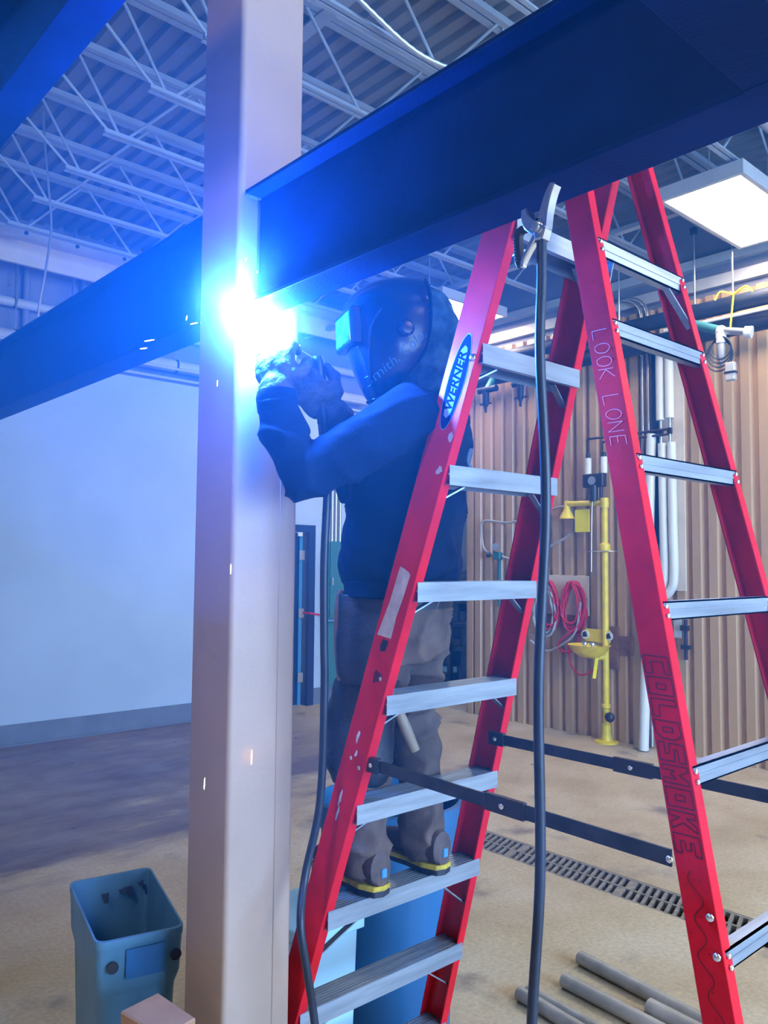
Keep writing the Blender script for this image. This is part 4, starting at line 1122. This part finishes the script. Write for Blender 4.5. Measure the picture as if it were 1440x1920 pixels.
# leather chap and pouch on his left side
ch = MB()
rings = []
for k, (z, a, b) in enumerate(((1.165, .082, .075), (1.22, .100, .092), (1.36, .108, .100), (1.46, .112, .108), (1.475, .108, .104))):
    cpt = LH.lerp(LK, min(1.0, (1.66-z)/0.32)) if z > 1.34 else LK.lerp(LA, (1.34-z)/0.375)
    rings.append(esec(cpt + Vector((-.012, .0, 0)), LT, FT, a, b))
ch.loft(rings)
chap = remesh(ch, 'leather_chap', 'leather', man, 0.010, 2, fold(9, 0.010)); chap['label'] = 'dark leather flap on the near thigh'
pt = MB()
pt.loft([esec(Vector((1.475, 1.72, z)) , FT, LT, a, b, 20, 3.2) for z, a, b in ((1.46, .060, .030), (1.49, .078, .038), (1.60, .082, .040), (1.715, .078, .034))])
pouch = remesh(pt, 'tool_pouch', 'leather', man, 0.008, 2, fold(9, 0.008)); pouch['label'] = 'dark leather tool pouch on the near hip'
pe = MB(); pe.tube(spline([(1.448, 1.790, 1.72), (1.440, 1.792, 1.66), (1.440, 1.790, 1.55), (1.448, 1.785, 1.47)], 5), [0.012]*16, 8); pe.build('strap', 'leather_tan', pouch, True)
bl = MB(); bl.loft([esec((1.62, 1.73, z), LT, FT, .180, .146, 32) for z in (1.672, 1.705)]); bl.build('belt', 'leather', pants, True)

# gloves
def hand(name, W, fdir, palm_n, spread, curl, m, mirror=1, scale=1.0):
    """wrist W, direction of the fingers, normal out of the palm; five fingers"""
    f = Vector(fdir).normalized(); n_ = Vector(palm_n); n_ = (n_ - f*n_.dot(f)).normalized(); s_ = f.cross(n_)*mirror
    mb = MB(); S = scale
    R = Matrix((s_, n_, f)).transposed()
    mb.sphere(W + f*0.050*S, (0.050*S, 0.026*S, 0.056*S), 18, 12, R)
    seg(mb, [W - f*0.035*S, W + f*0.012*S], [0.042*S, 0.038*S])
    for k, (off, L1, L2, r) in enumerate(((-.033, .036, .030, .0125), (-.011, .042, .036, .0132), (.012, .040, .034, .013), (.033, .032, .026, .0118))):
        b0 = W + f*0.088*S + s_*off*S
        d1 = (f*math.cos(curl[0]) + n_*math.sin(curl[0]) + s_*off*spread).normalized()
        d2 = (f*math.cos(curl[0]+curl[1]) + n_*math.sin(curl[0]+curl[1]) + s_*off*spread).normalized()
        p1 = b0 + d1*L1*S; p2 = p1 + d2*L2*S
        d3 = (f*math.cos(curl[0]+curl[1]*1.7) + n_*math.sin(curl[0]+curl[1]*1.7)).normalized()
        seg(mb, [b0 - f*0.02*S, b0, p1, p2, p2 + d3*0.016*S], [r*S*1.05, r*S*1.1, r*S, r*S*0.95, r*S*0.85], 12)
    tb = W + f*0.03*S - s_*0.040*S
    td = (f*0.6 - s_*0.55 + n_*0.45).normalized()
    seg(mb, [tb, tb + td*0.040*S, tb + td*0.040*S + (f*0.75 + n_*0.5 - s_*0.05).normalized()*0.034*S], [.018*S, .0155*S, .013*S], 12)
    return remesh(mb, name, m, man, 0.0045, 2, fold(34, 0.0035))
gl = hand('glove', LW + Vector((0, .004, .012)), (0.12, 0.22, 1.0), (0.75, 0.66, 0.10), 2.0, (0.55, 0.75), 'glove', 1, 1.12)
gR = hand('glove', RW + Vector((-.012, -.004, .008)), (-0.80, -0.12, 0.42), (0.15, 0.75, 0.60), 1.0, (0.95, 1.05), 'glove', 1, 1.12)
cg = MB(); dR = (RE-RW).normalized(); cg.tube([RW + dR*k for k in (-0.012, 0.03, 0.07, 0.105)], [.047, .052, .056, .060], 18); cgo = cg.build('gauntlet', 'glove', man, True)
fl2 = MB(); fl2.tube([RW + dR*k for k in (0.100, 0.115, 0.125)], [.060, .066, .058], 18); fl2.build('fleece_cuff', 'fleece', cgo, True)

# hood / camouflage cap over the head
hm = MB()
RHd = Matrix((SH, FH, UH)).transposed()
hm.sphere(HC + UH*0.015 - FH*0.005, (0.100, 0.112, 0.125), 26, 18, RHd)
hm.loft([esec(c, LT, FT, a, b) for c, a, b in (((1.585, 1.575, 2.245), .135, .115), ((1.58, 1.575, 2.30), .105, .100), ((1.57, 1.575, 2.36), .090, .092))])
cap = remesh(hm, 'camouflage_hood', 'camo', man, 0.010, 3, fold(14, 0.012)); cap['label'] = 'camouflage cloth hood under the helmet'
seg(MB(), [HC, HC], [0.01, 0.01]) if False else None
hb2 = MB(); hb2.tube(spline([HC + SH*-0.09 + UH*0.075 + FH*0.02, HC + UH*0.137 + FH*0.02, HC + SH*0.09 + UH*0.075 + FH*0.02], 8), 0.012, 8)

# helmet shell: profile from crown to chin, open at the back
HM = Vector((1.461, 1.602, 2.398))
prof = [  # height, front reach, back reach, half width
 (-0.172, 0.062, 0.040, 0.016), (-0.165, 0.072, 0.030, 0.038), (-0.13, 0.088, 0.000, 0.072), (-0.08, 0.106, -0.035, 0.098), (-0.045, 0.117, -0.055, 0.108), (-0.035, 0.123, -0.058, 0.110),
 (0.00, 0.128, -0.066, 0.113), (0.05, 0.133, -0.070, 0.114), (0.075, 0.134, -0.070, 0.113), (0.10, 0.126, -0.072, 0.110), (0.125, 0.105, -0.072, 0.102), (0.148, 0.070, -0.070, 0.085), (0.162, 0.025, -0.066, 0.060), (0.168, -0.02, -0.060, 0.030)]
def hpt(h, ff, fb, w, q, k=0.0):
    a = q*PI/2
    ca, sa = max(0.0, math.cos(a)), math.sin(a)
    fx = fb + (ff-fb)*(ca**0.62); sx = w*math.copysign(abs(sa)**0.80, sa)
    return HM + FH*(fx - k) + SH*sx*(1 - k*6) + UH*h
NQ = 32
def shell(k):
    return [[hpt(*p_, -1 + 2*j/NQ, k) for j in range(NQ+1)] for p_ in prof]
mo = MB(); so_, si = shell(0), shell(0.006)
def grid(mb, rows, flip=False):
    n = len(rows[0]); vs = [p for r_ in rows for p in r_]
    fs = []
    for i in range(len(rows)-1):
        for j in range(n-1):
            q4 = (i*n+j, i*n+j+1, (i+1)*n+j+1, (i+1)*n+j)
            fs.append(q4[::-1] if flip else q4)
    mb.add(vs, fs)
grid(mo, so_)
hel = mo.build('welding_helmet', 'helmet', man, True); hel['label'] = 'glossy black welding helmet'
sol = hel.modifiers.new('thick', 'SOLIDIFY'); sol.thickness = 0.004; sol.offset = -1
sub = hel.modifiers.new('sub', 'SUBSURF'); sub.levels = 1; sub.render_levels = 2
# raised lens frame and lens on the front
def lbox(h0, h1, s0, s1, f0, f1, name, m, par, bev=0.003):
    vs = []
    for f_ in (f0, f1):
        for (h, s) in ((h0, s0), (h0, s1), (h1, s1), (h1, s0)):
            vs.append(HM + FH*f_ + SH*s + UH*h)
    return MB().add(vs, [(0,1,2,3),(7,6,5,4),(0,4,5,1),(1,5,6,2),(2,6,7,3),(3,7,4,0)]).build(name, m, par, bevel=bev)
lbox(-0.030, 0.072, -0.068, 0.068, 0.105, 0.139, 'lens_frame', 'helmet', hel, 0.006)
lbox(-0.018, 0.060, -0.056, 0.056, 0.120, 0.141, 'lens', 'lens', hel, 0.002)
# side ridge catching the light, knob and band
rg = MB(); rg.tube(spline([hpt(0.055, 0.133, -0.070, 0.114, -0.66, -0.003), hpt(0.01, 0.129, -0.067, 0.1125, -0.52, -0.004), hpt(-0.06, 0.111, -0.045, 0.104, -0.42, -0.004), hpt(-0.13, 0.088, 0.0, 0.072, -0.36, -0.004)], 6), 0.0035, 8); rg.build('cheek_ridge', 'helmet', hel, True)
rg = MB(); rg.tube([hpt(p_[0], p_[1], p_[2], p_[3], -1, -0.002) for p_ in prof[1:12]], 0.004, 8); rg.build('rim', 'helmet', hel, True)
rg = MB(); rg.tube([hpt(*prof[1], -1 + 2*j/16, -0.001) for j in range(17)], 0.0035, 8); rg.build('rim', 'helmet', hel, True)
kn = hpt(0.005, 0.128, -0.066, 0.113, -0.88, -0.004)
MB().lathe(kn, [(0.022, -0.004), (0.022, 0.010), (0.016, 0.016), (0, 0.017)], 16, -SH).build('knob', 'helmet', hel, True)
# paint-marker scrawl on the near cheek, wrapped on the shell
bvh = BVHTree.FromPolygons([v.co.copy() for v in hel.data.vertices], [tuple(p.vertices) for p in hel.data.polygons])
off = Vector(hel.matrix_world.translation)
base = Vector(man.location)
tcx = Vector((0, 0, 0))
ex = (-FH*0.75 + UH*0.66).normalized(); eyv = (FH*0.66 + UH*0.75).normalized()
cen = HM - SH*0.35 + FH*0.005 - UH*0.065
tm = text_mb('Smith, Colo.', 0.038, cen + FH*0.018, ex, eyv, 0.0, bold=-0.0006, shear=0.15)
tv = []
okk = True
for p in tm.v:
    hit = bvh.ray_cast(Vector(p), SH)
    tv.append((hit[0] - SH*0.0012) if hit[0] is not None else None)
wr = MB()
good = [i for i in range(len(tv)) if tv[i] is not None]
gi = {i: k for k, i in enumerate(good)}
wr.add([tv[i] for i in good], [tuple(gi[i] for i in f_) for f_ in tm.f if all(i in gi for i in f_)])
if wr.f: wr.build('marker_lettering', 'scrawl', hel)

# hammer hanging in the leather
t = thing('hammer', (1.60, 1.70, 1.30), 'hammer with worn wooden handle hanging at the thigh', 'hammer')
hp0, hp1 = Vector((1.545, 1.725, 1.50)), Vector((1.622, 1.668, 1.270))
MB().tube([hp0, hp0.lerp(hp1, .35), hp0.lerp(hp1, .75), hp1], [.012, .013, .0165, .0155], 12).build('handle', 'wood', t, True)
MB().bar(hp0 + Vector((-.05, .03, .0)), hp0 + Vector((.045, -.03, .02)), 0.026, 0.026).build('head', 'spread', t, bevel=0.004)

# electrode holder in his right hand
eh = thing('electrode_holder', (1.33, 1.74, 2.2), 'insulated electrode holder gripped in the far glove', 'electrode holder')
e0, e1 = Vector((1.300, 1.722, 2.352)), Vector((1.338, 1.742, 2.175))
MB().tube([e0, e0.lerp(e1, .12), e0.lerp(e1, .35), e0.lerp(e1, .42), e1], [.013, .019, .018, .0145, .0155], 14).build('handle', 'rubber', eh, True)
MB().bar(e0 + Vector((.012, .004, -.01)), e0.lerp(e1, .4) + Vector((.016, .006, 0)), 0.012, 0.010).build('lever', 'copper', eh, bevel=0.002)
tip = ARC + Vector((0.028, 0.012, -0.012))
MB().tube([e0 + Vector((-.002, 0, -.012)), tip], 0.0022, 8).build('electrode', 'galv', eh, True)
MB().tube([e0.lerp(tip, .30), e0.lerp(tip, .42)], 0.0034, 8).build('hot_zone', 'ember', eh, True)
cb = [e1, (1.345, 1.735, 2.10), (1.30, 1.67, 2.00), (1.291, 1.668, 1.80), (1.300, 1.676, 1.60), (1.308, 1.682, 1.46), (1.313, 1.70, 1.184), (1.280, 1.715, 1.00), (1.232, 1.668, 0.91), (1.243, 1.655, 0.80), (1.267, 1.65, 0.66), (1.30, 1.62, 0.3), (1.36, 1.5, 0.04), (1.5, 1.1, 0.012), (1.6, 0.4, 0.012)]
o = MB().tube(spline(cb, 8), 0.0105, 12).build('welding_cable', 'cable', None, True); tag(o, 'black welding cable dropping from the electrode holder beside the column', 'cable')

# ------------------------------------------------------------------ the arc, its sparks and its fumes
arc = thing('welding_arc', tuple(ARC), 'blinding blue-white welding arc at the beam end', 'arc')
MB().sphere(ARC, 0.026, 20, 12).build('plasma', 'arc_core', arc, True)
ld = bpy.data.lights.new('arc_light', 'POINT'); ld.energy = ARC_POWER; ld.color = ARC_COLOR; ld.shadow_soft_size = 0.034
lo = bpy.data.objects.new('arc_light', ld); lo.location = ARC; COL.objects.link(lo); adopt(lo, arc)
rnd = random.Random(21)
for k, (p, d, L) in enumerate((((0.99, 1.83, 2.40), (.9, -.5, .3), .012), ((0.89, 1.87, 2.345), (.9, -.5, .25), .016), ((0.88, 1.88, 2.325), (.9, -.5, .2), .011), ((0.985, 1.86, 2.42), (.1, 0, 1), .008),
                            ((1.02, 1.76, 2.24), (.05, 0, 1), .010), ((1.045, 1.72, 1.78), (0, 0, 1), .016), ((1.16, 1.79, 1.30), (0, 0, 1), .024), ((1.02, 1.78, 1.26), (.05, 0, 1), .018),
                            ((1.09, 1.75, 2.57), (0, 0, 1), .004), ((1.13, 1.76, 2.55), (0, 0, 1), .004), ((1.16, 1.74, 2.50), (0, 0, 1), .004))):
    q = Vector((0, 0, 1)).rotation_difference(Vector(d)).to_matrix()
    o = MB().sphere(p, (0.0013, 0.0013, L*0.8), 8, 8, q).build('spark', 'spark', None, True)
    tag(o, 'glowing orange drop of weld spatter in the air', 'spark', 'weld spatter drops')

# welding fume hanging round the arc: real scattering haze in nested clouds, thickest at the weld
def fume(name, density, radius, colr, label, cat, seg_=28, lift=0.0):
    m = bpy.data.materials.new(name); m.use_nodes = True
    nt = m.node_tree; nt.nodes.clear()
    out = nt.nodes.new('ShaderNodeOutputMaterial'); sc = nt.nodes.new('ShaderNodeVolumeScatter')
    sc.inputs['Color'].default_value = (*colr, 1); sc.inputs['Density'].default_value = density
    nt.links.new(sc.outputs[0], out.inputs['Volume'])
    o = MB().sphere((0, 0, 0), radius, seg_, seg_*2//3).build(name, m, None)
    o.location = ARC + Vector((0, 0, lift))
    return tag(o, label, cat, kind='stuff')
fume('welding_haze', 0.034, (2.75, 2.75, 1.75), (0.05, 0.42, 1.0), 'thin blue welding haze filling the air round the arc', 'haze', 36, 0.55)
fume('welding_fume', 0.085, (0.80, 0.80, 0.80), (0.06, 0.45, 1.0), 'thicker blue cloud of fume round the weld', 'smoke')
def plume(name, D0, rad, colr, label):
    m = bpy.data.materials.new(name); m.use_nodes = True
    nt = m.node_tree; nt.nodes.clear(); N, L = nt.nodes.new, nt.links.new
    out = N('ShaderNodeOutputMaterial'); sc = N('ShaderNodeVolumeScatter'); sc.inputs['Color'].default_value = (*colr, 1)
    tc = N('ShaderNodeTexCoord'); mp = N('ShaderNodeMapping'); mp.inputs['Scale'].default_value = tuple(1/r for r in rad)
    L(tc.outputs['Object'], mp.inputs['Vector'])
    ln = N('ShaderNodeVectorMath'); ln.operation = 'LENGTH'; L(mp.outputs[0], ln.inputs[0])
    mr = N('ShaderNodeMapRange'); mr.inputs['From Min'].default_value = 1.0; mr.inputs['From Max'].default_value = 0.0; L(ln.outputs['Value'], mr.inputs['Value'])
    pw = N('ShaderNodeMath'); pw.operation = 'POWER'; pw.inputs[1].default_value = 2.2; L(mr.outputs[0], pw.inputs[0])
    nz = N('ShaderNodeTexNoise'); nz.inputs['Scale'].default_value = 16; nz.inputs['Detail'].default_value = 3
    mp2 = N('ShaderNodeMapping'); mp2.inputs['Scale'].default_value = (1, 1, .45); L(tc.outputs['Object'], mp2.inputs['Vector']); L(mp2.outputs[0], nz.inputs['Vector'])
    mr2 = N('ShaderNodeMapRange'); mr2.inputs['From Min'].default_value = 0.38; mr2.inputs['From Max'].default_value = 0.66; mr2.inputs['To Min'].default_value = 0.35; L(nz.outputs['Fac'], mr2.inputs['Value'])
    a = N('ShaderNodeMath'); a.operation = 'MULTIPLY'; L(pw.outputs[0], a.inputs[0]); L(mr2.outputs[0], a.inputs[1])
    b = N('ShaderNodeMath'); b.operation = 'MULTIPLY'; b.inputs[1].default_value = D0; L(a.outputs[0], b.inputs[0])
    L(b.outputs[0], sc.inputs['Density']); L(sc.outputs[0], out.inputs['Volume'])
    o = MB().sphere((0, 0, 0), rad, 24, 16).build(name, m, None)
    o.location = ARC + Vector((0, 0, 0.03))
    return tag(o, label, 'smoke', kind='stuff')
plume('fume_plume', 2.8, (0.22, 0.22, 0.25), (0.85, 0.93, 1.0), 'dense bright wisps of fume right at the weld')
